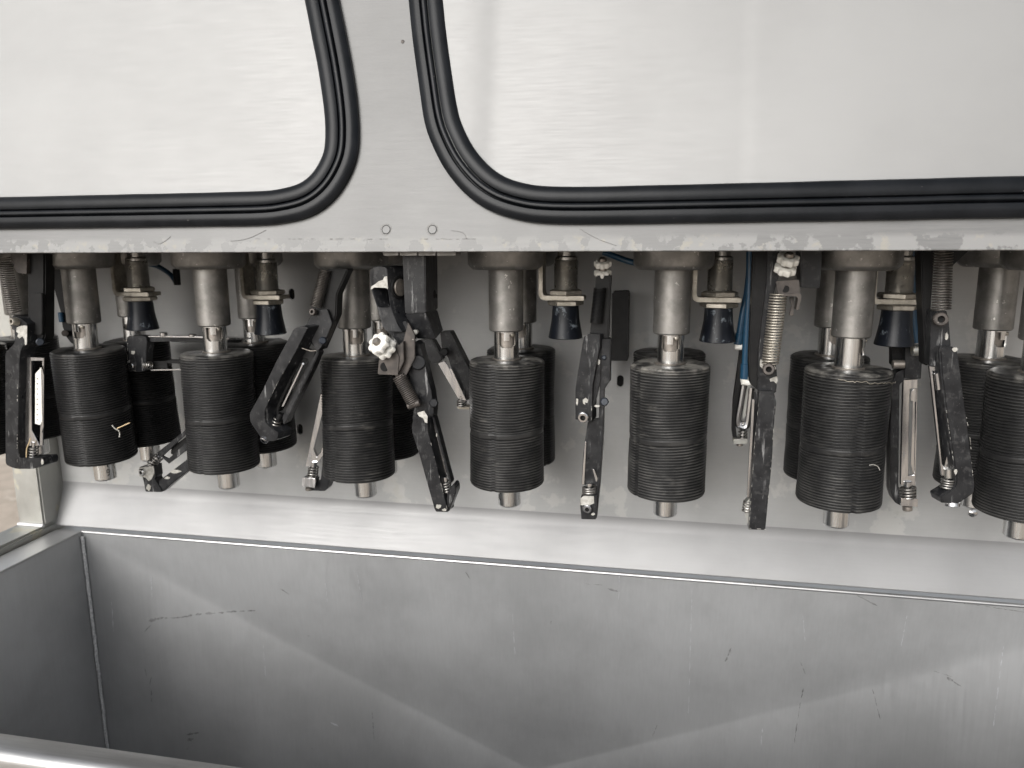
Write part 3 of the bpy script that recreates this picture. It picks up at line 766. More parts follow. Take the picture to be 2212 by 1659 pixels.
# ================================================================ rubber bumpers on threaded posts
def bumper(k, x, y, Y, label, bracket=-1, ang=0):
    o = W(k, x, y, Y); o.z = o.z
    t = thing('rubber_bumper', label, 'bumper', o, 'rubber footed threaded bumpers between the rollers')
    up = Vector((0, 0, 1))
    lathe(t, 'rubber_foot', [(.0122, .0006), (.0158, 0), (.0164, .0006), (.0156, .005), (.0143, .012), (.0132, .019), (.0127, .026), (.0124, .031)], o, up, M_BELL, 40)
    for i, (z0, rot) in enumerate(((.0312, .2+ang), (.0412, .7+ang))):
        bm = lathe_bm([(.0150, 0), (.0172, .0008), (.0172, .0040), (.0150, .0048)], o+up*z0, up, 6, True, rot); obj('hex_nut', bm, M_NUT, t, 20)
    pr = []; z = .046; nthr = 26; st = .028/nthr
    for i in range(nthr): pr += [(.0106, z+i*st), (.0114, z+(i+.5)*st)]
    pr += [(.0106, z+nthr*st), (.0106, .0765), (.0082, .078), (.0082, .104)]
    lathe(t, 'threaded_post', pr, o, up, M_BRASS, 36, smooth=20)
    # L bracket clamped between the nuts
    s = bracket
    px = [(-.0185*-s, .0366), (.0205*s, .0366), (.0240*s, .0392), (.0245*s, .047), (.0245*s, .104), (.0203*s, .104), (.0203*s, .0440), (.0185*s, .0408), (-.0185*-s, .0408)]
    px = [(.0185*-s, .0366), (.0200*s, .0366), (.0232*s, .0385), (.0245*s, .042), (.0245*s, .104), (.0207*s, .104), (.0207*s, .0435), (.0190*s, .0408), (.0185*-s, .0408)]
    P = [o+Vector((a, -.011, b)) for a, b in px]
    obj('angle_bracket', poly_bm(P, .022, .0006), M_NUT, t)
    return t
bumper(1, 890, 556, .722, 'leftmost rubber footed bumper, in shade between the first two rollers')
bumper(2, 688, 583, .722, 'rubber bumper with a whitish scuffed foot right of the seamed roller', ang=.3)
bumper(4, 634, 553, .715, 'rubber bumper with a chalky speckled foot right of the dusty topped roller', ang=.5)
bumper(5, 562, 548, .712, 'clean dark rubber bumper left of the blue air hoses', ang=.1)
bumper(6, 868, 568, .712, 'rightmost rubber bumper beside the large cracked roller', ang=.4)

# ================================================================ peeling arms
GA = 'black spring loaded peeling arms'
def arm(label, k, x, y, Y, name='peeling_arm', cat='arm', group=GA): return thing(name, label, cat, W(k, x, y, Y), group)
def chip(t, k, pts, Y): return obj('bare_metal_chip', poly_bm([W(k, x, y, Y-.0004) for x, y in pts], .0008, 0), M_CHIP, t, 0)
def jag(cx, cy, rx, ry, n=14, seed=1):
    r_ = random.Random(seed); return [(cx+rx*math.cos(6.283*i/n)*r_.uniform(.6, 1.1), cy+ry*math.sin(6.283*i/n)*r_.uniform(.6, 1.1)) for i in range(n)]
def edge_chips(t, k, pts, Y, w_=5, seed=0):
    """slivers of bare metal where the black coating has worn off an edge, one joined part"""
    r_ = random.Random(seed); bm = bmesh.new()
    for i in range(len(pts)-1):
        a = Vector(pts[i]); b = Vector(pts[i+1]); L_ = (b-a).length; d = (b-a)/L_; nn = Vector((-d.y, d.x)); q = 0
        while q < L_:
            ln = r_.uniform(3, 22); w0 = w_*r_.uniform(.12, .42)
            if r_.random() < .75:
                n_ = 5; up = [a+d*(q+ln*j/n_)+nn*w0*r_.uniform(.2, 1) for j in range(n_+1)]; dn = [a+d*(q+ln*j/n_)-nn*w0*r_.uniform(.0, .8) for j in range(n_+1)]
                o_ = [bm.verts.new(W(k, p.x, p.y, Y-.0003)) for p in up+dn[::-1]]; bm.faces.new(o_)
            q += ln+r_.expovariate(1/16)
    r = bmesh.ops.extrude_face_region(bm, geom=bm.faces[:]); bmesh.ops.translate(bm, verts=[v for v in r['geom'] if isinstance(v, bmesh.types.BMVert)], vec=(0, .0006, 0))
    return obj('worn_edge', bm, M_CHIP, t, 0)
def knob(t, o, ax, rad=.0105, two=True):
    x, y, z = frame_from(ax)
    for q in range(2 if two else 1):
        bm = bmesh.new(); n = 64; rows = []
        for (s, h_) in ((.62, -.0002), (.92, 0), (1, .0008), (1, .0046), (.93, .0056), (.70, .0060), (.62, .0064), (.52, .0064), (.48, .0050)):
            row = []
            for i in range(n):
                a_ = 2*math.pi*i/n+q*.35; lob = .5+.5*math.cos(8*a_); lob = lob**.8
                rr_ = rad*s*(1 if s < .85 else (.82+.18*lob))
                row.append(bm.verts.new(o+z*(h_*.9-q*.0088)+(x*math.cos(a_)+y*math.sin(a_))*rr_))
            rows.append(row)
        for a_, b_ in zip(rows, rows[1:]):
            for i in range(n): bm.faces.new((a_[i], a_[(i+1) % n], b_[(i+1) % n], b_[i]))
        bm.faces.new(rows[0][::-1]); bm.faces.new(rows[-1])
        kn = obj('adjusting_knob' if q == 0 else 'lock_knob', bm, M_WHITE, t, 40)
    lathe(kn, 'stud', [(.0026, 0), (.0034, .0008), (.0034, .0150), (.0026, .0162)], o-z*.008, z, M_SHAFT, 16)
def blade(t, k, outer, slot, Y, th=.0012, m=M_BLADE, lab=None):
    o = ring(t, 'slotted_blade', k, outer, slot, Y, th, m)
    if lab: o['label'] = lab
    return o
def spring_stud(t, k, x0, y0, x1, y1, Y, rad, turns=4):
    a, b = W(k, x0, y0, Y), W(k, x1, y1, Y); d = (b-a); rad *= .74
    rod(t, 'blade_pin', a-d*.45, b+d*.1, rad*.55, M_BLADE)
    helix(t, 'return_spring', a, b, rad, rad*.17, turns, M_SPRING)

# --- A1: left yoke arm
Y = .632
t = arm('leftmost black yoke arm with a white chipped patch, hanging upright at the left edge', 1, 190, 640, Y)
poly(t, 'upper_link', 1, [(165, 60), (278, 60), (276, 600), (262, 640), (200, 668), (160, 640), (168, 560)], Y+.004, .014, M_DARK, .0015)
poly(t, 'link_rib', 1, rnd([(188, 330), (262, 330), (262, 590), (188, 590)], 18), Y+.0015, .004, M_DARK, .001)
poly(t, 'housing', 1, rnd([(60, 60), (168, 60), (166, 212), (108, 205), (88, 180), (82, 140), (66, 122)], 10), Y+.0, .012, M_RUST, .001)
poly(t, 'yoke', 1, rnd([(76, 470, 4), (128, 488, 10), (168, 520, 4), (160, 640, 26), (134, 668, 30), (122, 720, 22), (110, 1250, 6), (118, 1356, 20), (170, 1358, 8), (240, 1356, 16), (262, 1352, 10), (272, 1376, 8), (266, 1402, 10), (206, 1424, 10), (100, 1424, 22), (34, 1400, 24), (32, 700, 30), (62, 672, 22), (92, 640, 20), (88, 560, 4), (74, 556, 4)], 10), Y-.006, .015, M_BLACK, .0012, sk=(.0042, 0))
chip(t, 1, [(104, 545), (120, 536), (150, 532), (168, 535), (166, 650), (156, 655), (152, 620), (140, 598), (120, 612), (108, 600), (112, 580), (100, 570)], Y-.0062)
edge_chips(t, 1, [(108, 900), (106, 1390)], Y-.0062, 5, 3)
chip(t, 1, jag(262, 1378, 9, 22, 14, 5), Y-.0062)
screw(t, 1, 100, 507, Y-.007, Vector((-.25, -1, .1)), .0050, M_NUT, .006)
poly(t, 'white_tab', 1, jag(132, 500, 16, 14, 12, 4), Y-.002, .002, M_CHIP, 0)
helix(t, 'tension_spring', W(1, 22, 110, Y-.002), W(1, 92, 455, Y-.002), 0.0060, .0005, 25, M_DSPR)
rod(t, 'pivot_bolt', W(1, 250, 634, Y-.004), W(1, 250, 634, Y+.01), .0051, M_BLUECAP, 20, .001)
blade(t, 1, [(152, 726), (272, 732), (266, 1280), (152, 1284)], [(192, 752), (262, 752), (246, 1278), (196, 1180)], Y+.001, .0014)
poly(t, 'blade_web', 1, [(158, 730), (190, 730), (190, 1280), (160, 1280)], Y+.0026, .003, M_BLADE, .0004)
poly(t, 'cutting_edge', 1, [(246, 790), (262, 800), (272, 840), (270, 1160), (258, 1200), (262, 780)], Y+.0, .001, M_BLADE, .0001)
w_ = poly(t, 'toothed_strip', 1, [(218, 832), (256, 790), (262, 1130), (248, 1152), (216, 1142)], Y-.0004, .0012, M_WHITE, .0003)
bm = bmesh.new()
for i in range(9): lathe_bm([(.0006, 0), (.0007, .0004)], W(1, 233, 862+i*32, Y-.0006), VIEW, 8, True, bm=bm)
obj('teeth', bm, M_SHAFT, w_)
spring_stud(t, 1, 211, 1286, 209, 1354, Y+.002, .0055, 4)
obj('fibre', tube_bm(smooth_path([W(1, *q, Y-.004) for q in ((190, 1232), (180, 1262), (166, 1300), (164, 1352))], 5), .0006, 5), M_STRAW, t)
# dark arm behind sleeve 1
t = arm('thin black arm leaning behind the left spindle sleeve with a blue hose end', 1, 440, 640, .735)
poly(t, 'lever', 1, [(298, 170), (410, 170), (420, 520), (470, 520), (470, 655), (438, 640), (408, 600), (386, 540), (372, 440)], .735, .01, M_DARK, .0008)
rod(t, 'hose_end', W(1, 376, 450, .733), W(1, 384, 510, .733), .0028, M_BLUE)
rod(t, 'bolt', W(1, 404, 580, .725), W(1, 404, 580, .735), .0036, M_RUST)
# --- arm 2: horizontal blade arm
Y = .700
t = arm('black C shaped arm end with two thin blades running level to the right', 1, 830, 650, Y)
poly(t, 'yoke', 1, rnd([(790, 598, 14), (870, 596, 4), (908, 600, 16), (916, 640, 20), (908, 700, 6), (906, 810, 6), (872, 822, 6), (787, 815, 8), (786, 640, 10)], 8), Y, .012, M_BLACK, .001)
poly(t, 'yoke_web', 1, [(868, 604), (1130, 604), (1130, 630), (930, 634), (910, 660), (904, 740), (870, 748)], Y+.004, .006, M_BLACK, .0006)
poly(t, 'upper_blade', 1, [(920, 597), (1200, 598), (1530, 612), (1530, 622), (1200, 608), (920, 603)], Y+.002, .010, M_BLADE, .0002)
poly(t, 'upper_bar', 1, [(1060, 612), (1480, 622), (1480, 640), (1060, 634)], Y+.003, .008, M_DARK, .0004)
poly(t, 'lower_bar', 1, [(1040, 748), (1290, 752), (1290, 772), (1040, 768)], Y+.004, .008, M_DARK, .0004)
poly(t, 'lower_blade', 1, [(935, 806), (1200, 802), (1200, 808), (940, 813)], Y+.001, .006, M_BLADE, .0001)
poly(t, 'gap_plate', 1, [(930, 756), (1040, 752), (1040, 796), (940, 798)], Y+.010, .002, M_DARK, .0002)
screw(t, 1, 818, 782, Y-.0005, VIEW, .0052)
chip(t, 1, jag(826, 700, 16, 16, 10, 9), Y)
chip(t, 1, jag(800, 770, 10, 30, 14, 2), Y)
edge_chips(t, 1, [(794, 640), (790, 800), (860, 816)], Y, 5, 8)
helix(t, 'return_spring', W(1, 900, 778, Y+.003), W(1, 940, 780, Y+.003), .0038, .0007, 3.5, M_SPRING)
rod(t, 'rivet', W(1, 1018, 574, Y+.004), W(1, 1018, 598, Y+.004), .004, M_BLADE); rod(t, 'rivet', W(1, 1198, 584, Y+.004), W(1, 1198, 600, Y+.004), .004, M_BLADE)
# --- arm 2b lower oblique yoke
Y = .712
t = arm('worn black arm with a bright scraped foot, rising obliquely behind a front roller', 1, 930, 1480, Y)
poly(t, 'foot', 1, rnd([(866, 1412, 6), (960, 1404, 6), (968, 1470, 6), (960, 1486), (1000, 1545, 6), (1010, 1568, 8), (905, 1566, 8), (893, 1500, 4)], 6), Y, .013, M_BLACK, .001)
chip(t, 1, [(864, 1415), (955, 1406), (960, 1452), (940, 1490), (925, 1500), (905, 1478), (866, 1470)], Y)
chip(t, 1, jag(925, 1540, 16, 22, 12, 3), Y)
poly(t, 'lower_bar', 1, [(985, 1500), (1260, 1290), (1330, 1250), (1330, 1310), (1090, 1500), (1012, 1568), (990, 1560)], Y+.001, .011, M_BLACK, .001)
chip(t, 1, jag(1090, 1440, 38, 12, 14, 6), Y+.001); chip(t, 1, jag(1040, 1480, 24, 10, 12, 8), Y+.001)
blade(t, 1, [(975, 1325), (1180, 1160), (1260, 1160), (1260, 1230), (1050, 1392)], [(1010, 1345), (1170, 1196), (1190, 1190), (1190, 1230), (1046, 1362)], Y+.002, .003, M_BLACK)
poly(t, 'inner_plate', 1, [(1065, 1290), (1260, 1150), (1330, 1130), (1330, 1200), (1100, 1350), (1062, 1330)], Y+.006, .002, M_DARK, .0003)
screw(t, 1, 888, 1442, Y-.0008, Vector((-.2, -1, -.1)), .0052)
spring_stud(t, 1, 940, 1395, 990, 1345, Y+.004, .0065, 4)

# --- A3: long oblique arm in front of rollers 2/3
Y = .625
t = arm('long oblique black arm sloping down left to a rounded foot, spring above', 2, 980, 560, Y)
poly(t, 'upper_link', 2, [(1010, 330), (1040, 180), (1170, 180), (1100, 340), (1095, 470), (1000, 690), (940, 650), (900, 540)], Y+.010, .014, M_DARK, .001)
poly(t, 'knuckle', 2, rnd([(905, 540), (960, 440), (1040, 430), (1070, 520), (1020, 640), (975, 700), (930, 600)], 14), Y+.006, .012, M_BLACK, .001)
poly(t, 'outer_bar', 2, rnd([(835, 548, 16), (880, 536, 6), (918, 545, 6), (840, 700, 2), (735, 880, 2), (676, 1000, 2), (650, 1060, 22), (652, 1130, 14), (680, 1160, 8), (735, 1198, 10), (730, 1240, 10), (706, 1252, 8), (640, 1250, 10), (560, 1130, 20), (556, 1080, 22), (640, 930, 4), (720, 760, 4)], 6), Y-.006, .014, M_BLACK, .0012, sk=(.0066, .001))
poly(t, 'inner_bar', 2, [(975, 690), (988, 700), (950, 790), (780, 1140), (765, 1148), (760, 1100), (900, 830)], Y-.001, .012, M_BLACK, .0007)
blade(t, 2, [(880, 660), (968, 690), (935, 800), (780, 1100), (700, 1110), (720, 1040)], [(882, 730), (925, 745), (905, 800), (762, 1060), (735, 1070), (745, 1030)], Y+.006, .002, M_DARK)
poly(t, 'cutting_edge', 2, [(884, 770), (892, 772), (768, 1034), (756, 1036)], Y+.003, .001, M_BLADE, .0001)
rod(t, 'edge_ball', W(2, 890, 770, Y+.001), W(2, 890, 770, Y+.004), .0014, M_BLADE)
helix(t, 'return_spring', W(2, 735, 1112, Y+.002), W(2, 706, 1180, Y+.002), .0038, .0007, 4, M_SPRING)
rod(t, 'blade_pin', W(2, 755, 1080, Y+.002), W(2, 700, 1190, Y+.002), .003, M_DARK)
screw(t, 2, 652, 1238, Y-.004, Vector((-.25, -.8, -.55)), .0052)
rod(t, 'pivot_bolt', W(2, 1012, 626, Y-.001), W(2, 1012, 626, Y+.012), .0046, M_BLUECAP, 20, .001)
helix(t, 'tension_spring', W(2, 1030, 185, Y+.008), W(2, 970, 415, Y+.006), .0050, .0005, 24, M_DSPR)
screw(t, 2, 956, 448, Y+.003, Vector((-.2, -1, .2)), .0042, M_RUST)
obj('knuckle_edge', tube_bm([W(2, 884, 672, Y-.0065), W(2, 935, 690, Y-.0065), W(2, 972, 688, Y-.0065)], .0005, 5), M_SHAFT, t)
edge_chips(t, 2, [(840, 700), (735, 880), (676, 1000)], Y-.0062, 3, 5)
# --- A3b steel blade arm behind roller 3
Y = .735
t = arm('bright steel blade arm with a square nut hanging behind the waisted roller', 2, 960, 1480, Y)
blade(t, 2, [(998, 960), (1100, 900), (1075, 1100), (1015, 1340), (960, 1412), (904, 1410)], [(1010, 1080), (1060, 1040), (1040, 1180), (1000, 1320), (975, 1350), (956, 1300)], Y, .004)
poly(t, 'yoke', 2, rnd([(1040, 900), (1120, 700), (1150, 700), (1100, 1100), (1052, 1490, 8), (1045, 1545, 20), (1025, 1562, 8), (925, 1558, 8), (938, 1545, 4), (975, 1530), (980, 1500), (1000, 1490), (1010, 1380)], 6), Y+.001, .012, M_BLACK, .001)
poly(t, 'square_nut', 2, rnd([(885, 1478), (968, 1484), (962, 1542), (882, 1532)], 4), Y-.006, .010, M_BLADE, .0008)
spring_stud(t, 2, 956, 1410, 948, 1476, Y-.001, .0068, 4)
rod(t, 'stud_end', W(2, 925, 1540, Y-.001), W(2, 925, 1556, Y-.001), .005, M_SHAFT)

# --- A4: central arm, block and knob
Y = .615
t = arm('central black arm with a white knob and rusty bracket, below the pale clamp blocks', 3, 640, 300, Y)
blk = [W(3, 566, 92, Y), W(3, 702, 92, Y), W(3, 706, 432, Y), W(3, 582, 438, Y)]
sd_ = Vector((.0, .034, 0))
obj('pivot_block', poly_bm(blk, .036, .0008), M_BLACK, t)
# chamfered nose below the block
a1 = [W(3, 582, 440, Y), W(3, 706, 434, Y), W(3, 768, 585, Y+.006), W(3, 655, 585, Y+.006)]
obj('block_nose', poly_bm([a1[0], a1[1], a1[2], a1[3]], 0, .0006, back=[a1[0]+sd_, a1[1]+sd_, a1[2]+Vector((-.002, .028, .004)), a1[3]+Vector((0, .028, 0))]), M_BLACK, t)
bx = W(3, 704, 430, Y).x
for (zx, zy, rr_) in ((755, 320, .0042), (808, 322, .0024), (762, 500, .0026)):
    q = ray(*Z(3, zx, zy)); q = q*(bx/q.x) if abs(q.x) > 1e-4 else q
    c = Vector((bx, min(max(q.y, Y+.006), Y+.032), q.z))
    rod(t, 'bolt_hole', c-Vector((.001, 0, 0)), c+Vector((.0006, 0, 0)), rr_, M_HOLE)
lk = Y-.010
ring(t, 'clevis', 3, [(372, 205), (378, 175), (398, 158), (430, 154), (462, 158), (478, 172), (482, 215), (483, 290), (498, 395), (543, 505), (566, 545), (470, 541), (447, 510), (417, 400), (378, 285)],
     [(391, 290), (391, 288), (393, 284), (400, 282), (440, 282), (472, 283), (478, 287), (481, 310), (494, 385), (492, 394), (484, 398), (435, 400), (422, 396), (412, 370), (396, 310)], lk, .020, M_BLACK, sk=.0085)
chip(t, 3, [(377, 292), (383, 275), (405, 262), (425, 245), (452, 236), (460, 218), (476, 214), (481, 292), (472, 284), (400, 281), (386, 292)], lk-.0002)
axd = Vector((.92, -.39, 0)).normalized(); axc = W(3, 484, 286, lk)+Vector((.0050, .0118, 0))
rod(t, 'axle_cap', axc-axd*.002, axc+axd*.0016, .0102, M_DARK, 32, .0006)
rod(t, 'axle_pin', axc+axd*.001, axc+axd*.0028, .0074, M_SHAFT, 28, .0006)
poly(t, 'shoulder', 3, [(450, 500), (590, 480), (640, 580), (560, 640), (500, 560), (470, 540)], lk+.006, .016, M_BLACK, .0008)
brk = Y-.012
poly(t, 'spring_bracket', 3, [(600, 488), (640, 560), (640, 700), (590, 800), (540, 830), (520, 800), (548, 690), (575, 590)], brk, .0022, M_RUST, .0004)
poly(t, 'bracket_tab', 3, rnd([(428, 712, 6), (520, 640), (548, 690), (540, 800, 4), (420, 796, 10)], 4), brk-.006, .0022, M_RUST, .0004)
poly(t, 'bracket_fold', 3, [(520, 645), (572, 600), (575, 720), (540, 795)], brk-.005, .006, M_RUST, .0004)
rod(t, 'tab_hole', W(3, 463, 751, brk-.0064), W(3, 463, 751, brk-.005), .0040, M_HOLE)
ka = Vector((-.30, -.86, .42)).normalized()
kO = W(3, 440, 622, brk-.012)
knob(t, kO, Vector((-.34, -.74, .56)), .0102)
helix(t, 'tension_spring', W(3, 545, 802, brk+.001), W(3, 636, 972, brk+.002), .0054, .00065, 17, M_RUST)
rod(t, 'spring_eye', W(3, 600, 985, brk), W(3, 672, 962, brk), .003, M_RUST)
poly(t, 'middle_link', 3, rnd([(636, 600), (668, 618), (738, 900, 4), (752, 1000, 6), (742, 1130, 8), (700, 1160), (626, 1060, 6), (640, 980), (600, 760)], 8), Y-.004, .014, M_BLACK, .001)
rod(t, 'link_joint', W(3, 660, 725, Y-.0065), W(3, 660, 725, Y+.002), .0066, M_BLACK, 24, .001)
poly(t, 'outer_bar', 3, rnd([(622, 1110, 10), (634, 1040, 14), (716, 1060, 8), (718, 1140, 16), (735, 1200, 4), (832, 1594, 4), (834, 1612, 4), (766, 1610, 6), (756, 1590, 4), (664, 1260, 4), (628, 1150, 10)], 5), Y-.014, .014, M_BLACK, .0012, sk=(.0022, 0))
chip(t, 3, [(655, 1025), (695, 1012), (716, 1045), (714, 1085), (700, 1080), (690, 1055), (665, 1045)], Y-.0145)
chip(t, 3, jag(780, 1580, 20, 14, 12, 4), Y-.0144); chip(t, 3, jag(815, 1600, 16, 9, 12, 9), Y-.0144)
edge_chips(t, 3, [(735, 1200), (832, 1594)], Y-.0144, 4, 6)
poly(t, 'foot', 3, [(832, 1500), (868, 1445), (884, 1462), (884, 1500), (842, 1612), (826, 1612)], Y-.012, .014, M_BLACK, .0008)
poly(t, 'inner_bar', 3, [(742, 1050), (756, 1052), (858, 1440), (848, 1450)], Y-.006, .010, M_BLACK, .0004)
poly(t, 'cutting_edge', 3, [(752, 1090), (760, 1092), (828, 1380), (820, 1382)], Y-.002, .003, M_BLADE, .0002)
chip(t, 3, jag(770, 1155, 4, 12, 10, 5), Y-.0065)
spring_stud(t, 3, 822, 1432, 834, 1494, Y-.006, .0056, 4)
rod(t, 'pivot_bolt', W(3, 752, 966, Y-.012), W(3, 752, 966, Y+.004), .0058, M_BLACK, 6, .001)
poly(t, 'grease_lump', 3, jag(642, 545, 20, 18, 14, 7), Y-.002, .004, M_CHIP, .001)
# --- A4b small arm behind
Y = .70
t = arm('small folded black arm with a short shiny blade, just left of the dusty topped roller', 3, 860, 620, Y)
poly(t, 'outer_bar', 3, rnd([(790, 545), (850, 542, 8), (965, 770, 4), (985, 800), (985, 940, 6), (945, 950), (900, 900), (838, 700), (800, 640)], 6), Y+.004, .014, M_BLACK, .001)
poly(t, 'short_link', 3, [(660, 595), (745, 590), (806, 700), (790, 726), (738, 728)], Y-.002, .012, M_BLACK, .001)
poly(t, 'blade', 3, [(778, 732), (815, 720), (832, 740), (940, 955), (930, 968), (895, 935)], Y, .003, M_BLADE, .0004)
poly(t, 'blade_lip', 3, [(845, 760), (858, 764), (945, 950), (928, 950)], Y-.002, .002, M_BLADE, .0002)
poly(t, 'foot', 3, [(888, 985), (968, 990), (966, 1006), (896, 1002)], Y+.002, .012, M_NUT, .0006)
spring_stud(t, 3, 918, 942, 918, 984, Y+.002, .006, 3)
rod(t, 'pivot_bolt', W(3, 815, 664, Y-.006), W(3, 815, 664, Y+.006), .0055, M_DARK, 20, .001)
rod(t, 'hinge_pin', W(3, 752, 535, Y-.006), W(3, 752, 535, Y+.006), .0045, M_DARK, 20, .001)
# black block right of big block, behind
# --- A5: twin arm edge-on
Y = .665
t = arm('upper of two narrow black arms seen edge on, with a socket screw in its foot', 4, 850, 420, Y)
poly(t, 'lever', 4, [(808, 195), (892, 195), (880, 420), (878, 560), (800, 560), (770, 540), (800, 300)], Y+.008, .016, M_DARK, .001)
helix(t, 'tension_spring', W(4, 830, 270, Y+.004), W(4, 808, 470, Y+.004), .0052, .0005, 26, M_DARK)
poly(t, 'outer_bar', 4, rnd([(738, 545, 8), (770, 530, 6), (830, 535, 6), (828, 600, 4), (785, 830, 12), (784, 1015, 4), (780, 1025, 2), (690, 1016, 4), (690, 850, 14), (705, 740, 4)], 6), Y-.003, .014, M_BLACK, .0012, sk=(.0030, 0))
chip(t, 4, [(732, 905), (748, 893), (764, 905), (758, 922), (744, 918), (746, 932), (734, 925)], Y-.0034)
chip(t, 4, jag(700, 915, 8, 22, 12, 4), Y-.0034)
edge_chips(t, 4, [(782, 940), (782, 1015)], Y-.0034, 5, 3)
poly(t, 'side_web', 4, [(800, 560), (834, 560), (832, 800), (808, 900), (790, 960), (786, 830)], Y+.002, .014, M_BLACK, .0006)
chip(t, 4, jag(822, 690, 10, 20, 12, 7), Y+.0018)
chip(t, 4, jag(812, 940, 20, 8, 12, 7), Y+.0014)
screw(t, 4, 736, 1000, Y-.004, Vector((-.1, -1, -.15)), .0066, M_BLADE, .004)
knob(t, W(4, 845, 150, Y+.012), Vector((0, -.35, .93)), .0078)
t2 = arm('lower narrow black arm with a sprung block at its foot, under the edge on twin', 4, 840, 620, Y)
poly(t2, 'rear_bar', 4, [(836, 560), (890, 560), (884, 800), (852, 850), (848, 1100), (830, 1380), (810, 1580), (800, 1580), (818, 1200), (826, 900)], Y+.004, .014, M_BLACK, .0008)
poly(t2, 'blade_carrier', 4, [(760, 1028), (840, 1010), (836, 1100), (820, 1385), (782, 1392), (724, 1384), (736, 1200)], Y+.006, .008, M_BLACK, .0008)
poly(t2, 'blade', 4, [(745, 1140), (752, 1140), (740, 1384), (726, 1382)], Y+.004, .003, M_BLADE, .0003)
poly(t2, 'bent_tip', 4, [(788, 1298), (796, 1296), (816, 1350), (812, 1366), (806, 1366)], Y+.003, .001, M_BLADE, .0002)
spring_stud(t2, 4, 770, 1394, 770, 1442, Y+.005, .0082, 4)
poly(t2, 'foot', 4, rnd([(722, 1450, 6), (760, 1440, 4), (812, 1446, 4), (806, 1582, 4), (724, 1580, 4), (716, 1490, 4)], 4), Y-.002, .013, M_BLACK, .001)
chip(t2, 4, [(718, 1462), (740, 1448), (795, 1450), (796, 1490), (770, 1500), (720, 1500)], Y-.0024)
chip(t2, 4, jag(790, 1552, 12, 8, 9, 2), Y-.0024)
screw(t2, 4, 760, 1518, Y-.003, Vector((-.1, -1, -.1)), .0054)
rod(t2, 'pivot_bolt', W(4, 855, 915, Y-.002), W(4, 855, 915, Y+.012), .0055, M_BLUECAP, 6, .001)
rod(t2, 'pivot_bolt', W(4, 852, 665, Y+.002), W(4, 852, 665, Y+.012), .003, M_BLUECAP, 12, .001)
# black cylinder box behind
t = thing('actuator_box', 'plain black actuator box hanging against the rear wall right of the twin narrow arms', 'box', W(4, 950, 650, .79))
poly(t, 'body', 4, rnd([(898, 300), (992, 300), (986, 684), (893, 684)], 5), .775, .03, M_DARK, .001)
poly(t, 'cap', 4, rnd([(905, 292), (990, 290), (998, 312), (985, 330), (900, 330)], 6), .772, .02, M_DARK, .001)
poly(t, 'side_rod', 4, [(862, 560), (892, 560), (890, 800), (864, 790)], .78, .01, M_DARK, .0008)

# --- A6 long spring arm
Y = .640
t = arm('long upright black arm with a white star knob and long coil spring', 5, 830, 300, Y)
poly(t, 'upper_bar', 5, [(760, 40), (850, 40), (848, 250), (820, 560), (788, 700), (790, 820), (740, 780), (735, 650), (745, 400)], Y+.006, .014, M_DARK, .001)
poly(t, 'front_bar', 5, [(836, 40), (900, 40), (900, 180), (868, 300), (850, 480), (884, 700), (888, 760), (880, 830), (780, 820), (782, 650), (800, 480), (830, 240)], Y+.001, .010, M_BLACK, .0008)
poly(t, 'back_block', 6, [(360, 40), (480, 40), (478, 160), (468, 262), (366, 258)], Y+.012, .022, M_BLACK, .0008)
poly(t, 'lower_bar', 5, rnd([(790, 820, 10), (868, 818, 10), (882, 880, 12), (868, 1020, 4), (858, 1200, 4), (822, 1570, 3), (732, 1566, 3), (748, 1300, 4), (764, 1100, 4), (786, 900, 12)], 5), Y-.005, .013, M_BLACK, .0012)
edge_chips(t, 5, [(876, 900), (850, 1260), (826, 1560)], Y-.0054, 5, 12)
edge_chips(t, 5, [(786, 880), (764, 1120), (734, 1560), (822, 1566)], Y-.0054, 4, 15)
chip(t, 5, [(846, 752), (870, 742), (886, 738), (890, 760), (882, 778), (868, 764), (850, 766)], Y+.0006)
chip(t, 5, jag(804, 668, 12, 30, 14, 3), Y+.0006); chip(t, 5, jag(868, 690, 14, 14, 14, 5), Y+.0006)
poly(t, 'cutting_edge', 5, [(752, 860), (764, 864), (738, 1396), (724, 1392)], Y+.002, .006, M_BLADE, .0004)
poly(t, 'inner_bar', 5, [(764, 820), (788, 850), (768, 1100), (748, 1400), (734, 1400), (758, 1000)], Y+.006, .008, M_BLACK, .0004)
poly(t, 'foot_cheek', 5, [(706, 1434), (740, 1398), (744, 1420), (734, 1560), (716, 1500)], Y+.0, .010, M_POST, .0008)
helix(t, 'return_spring', W(5, 734, 1410, Y+.003), W(5, 724, 1470, Y+.003), .004, .0008, 4, M_SPRING)
helix(t, 'tension_spring', W(5, 895, 284, Y-.010), W(5, 848, 672, Y-.008), .0064, .00058, 26, M_NUT)
screw(t, 5, 840, 698, Y-.012, Vector((-.1, -1, .1)), .0064, M_RUST, .007)
poly(t, 'spring_bracket', 6, rnd([(230, 224), (300, 218), (356, 215), (362, 292), (348, 300), (240, 292)], 6), Y-.013, .002, M_RUST, .0004)
poly(t, 'bracket_shelf', 6, rnd([(234, 292), (358, 288), (370, 300), (366, 330), (352, 380), (340, 378), (350, 318), (340, 304), (240, 302)], 4), Y-.016, .010, M_RUST, .0006)
poly(t, 'bracket_fork', 6, [(304, 310), (330, 308), (326, 412), (302, 408), (316, 360)], Y-.006, .003, M_RUST, .0004)
rod(t, 'bracket_hole', W(6, 281, 265, Y-.0132), W(6, 281, 265, Y-.012), .003, M_HOLE)
knob(t, W(6, 292, 120, Y-.018), Vector((.12, -.50, .86)), .0088)
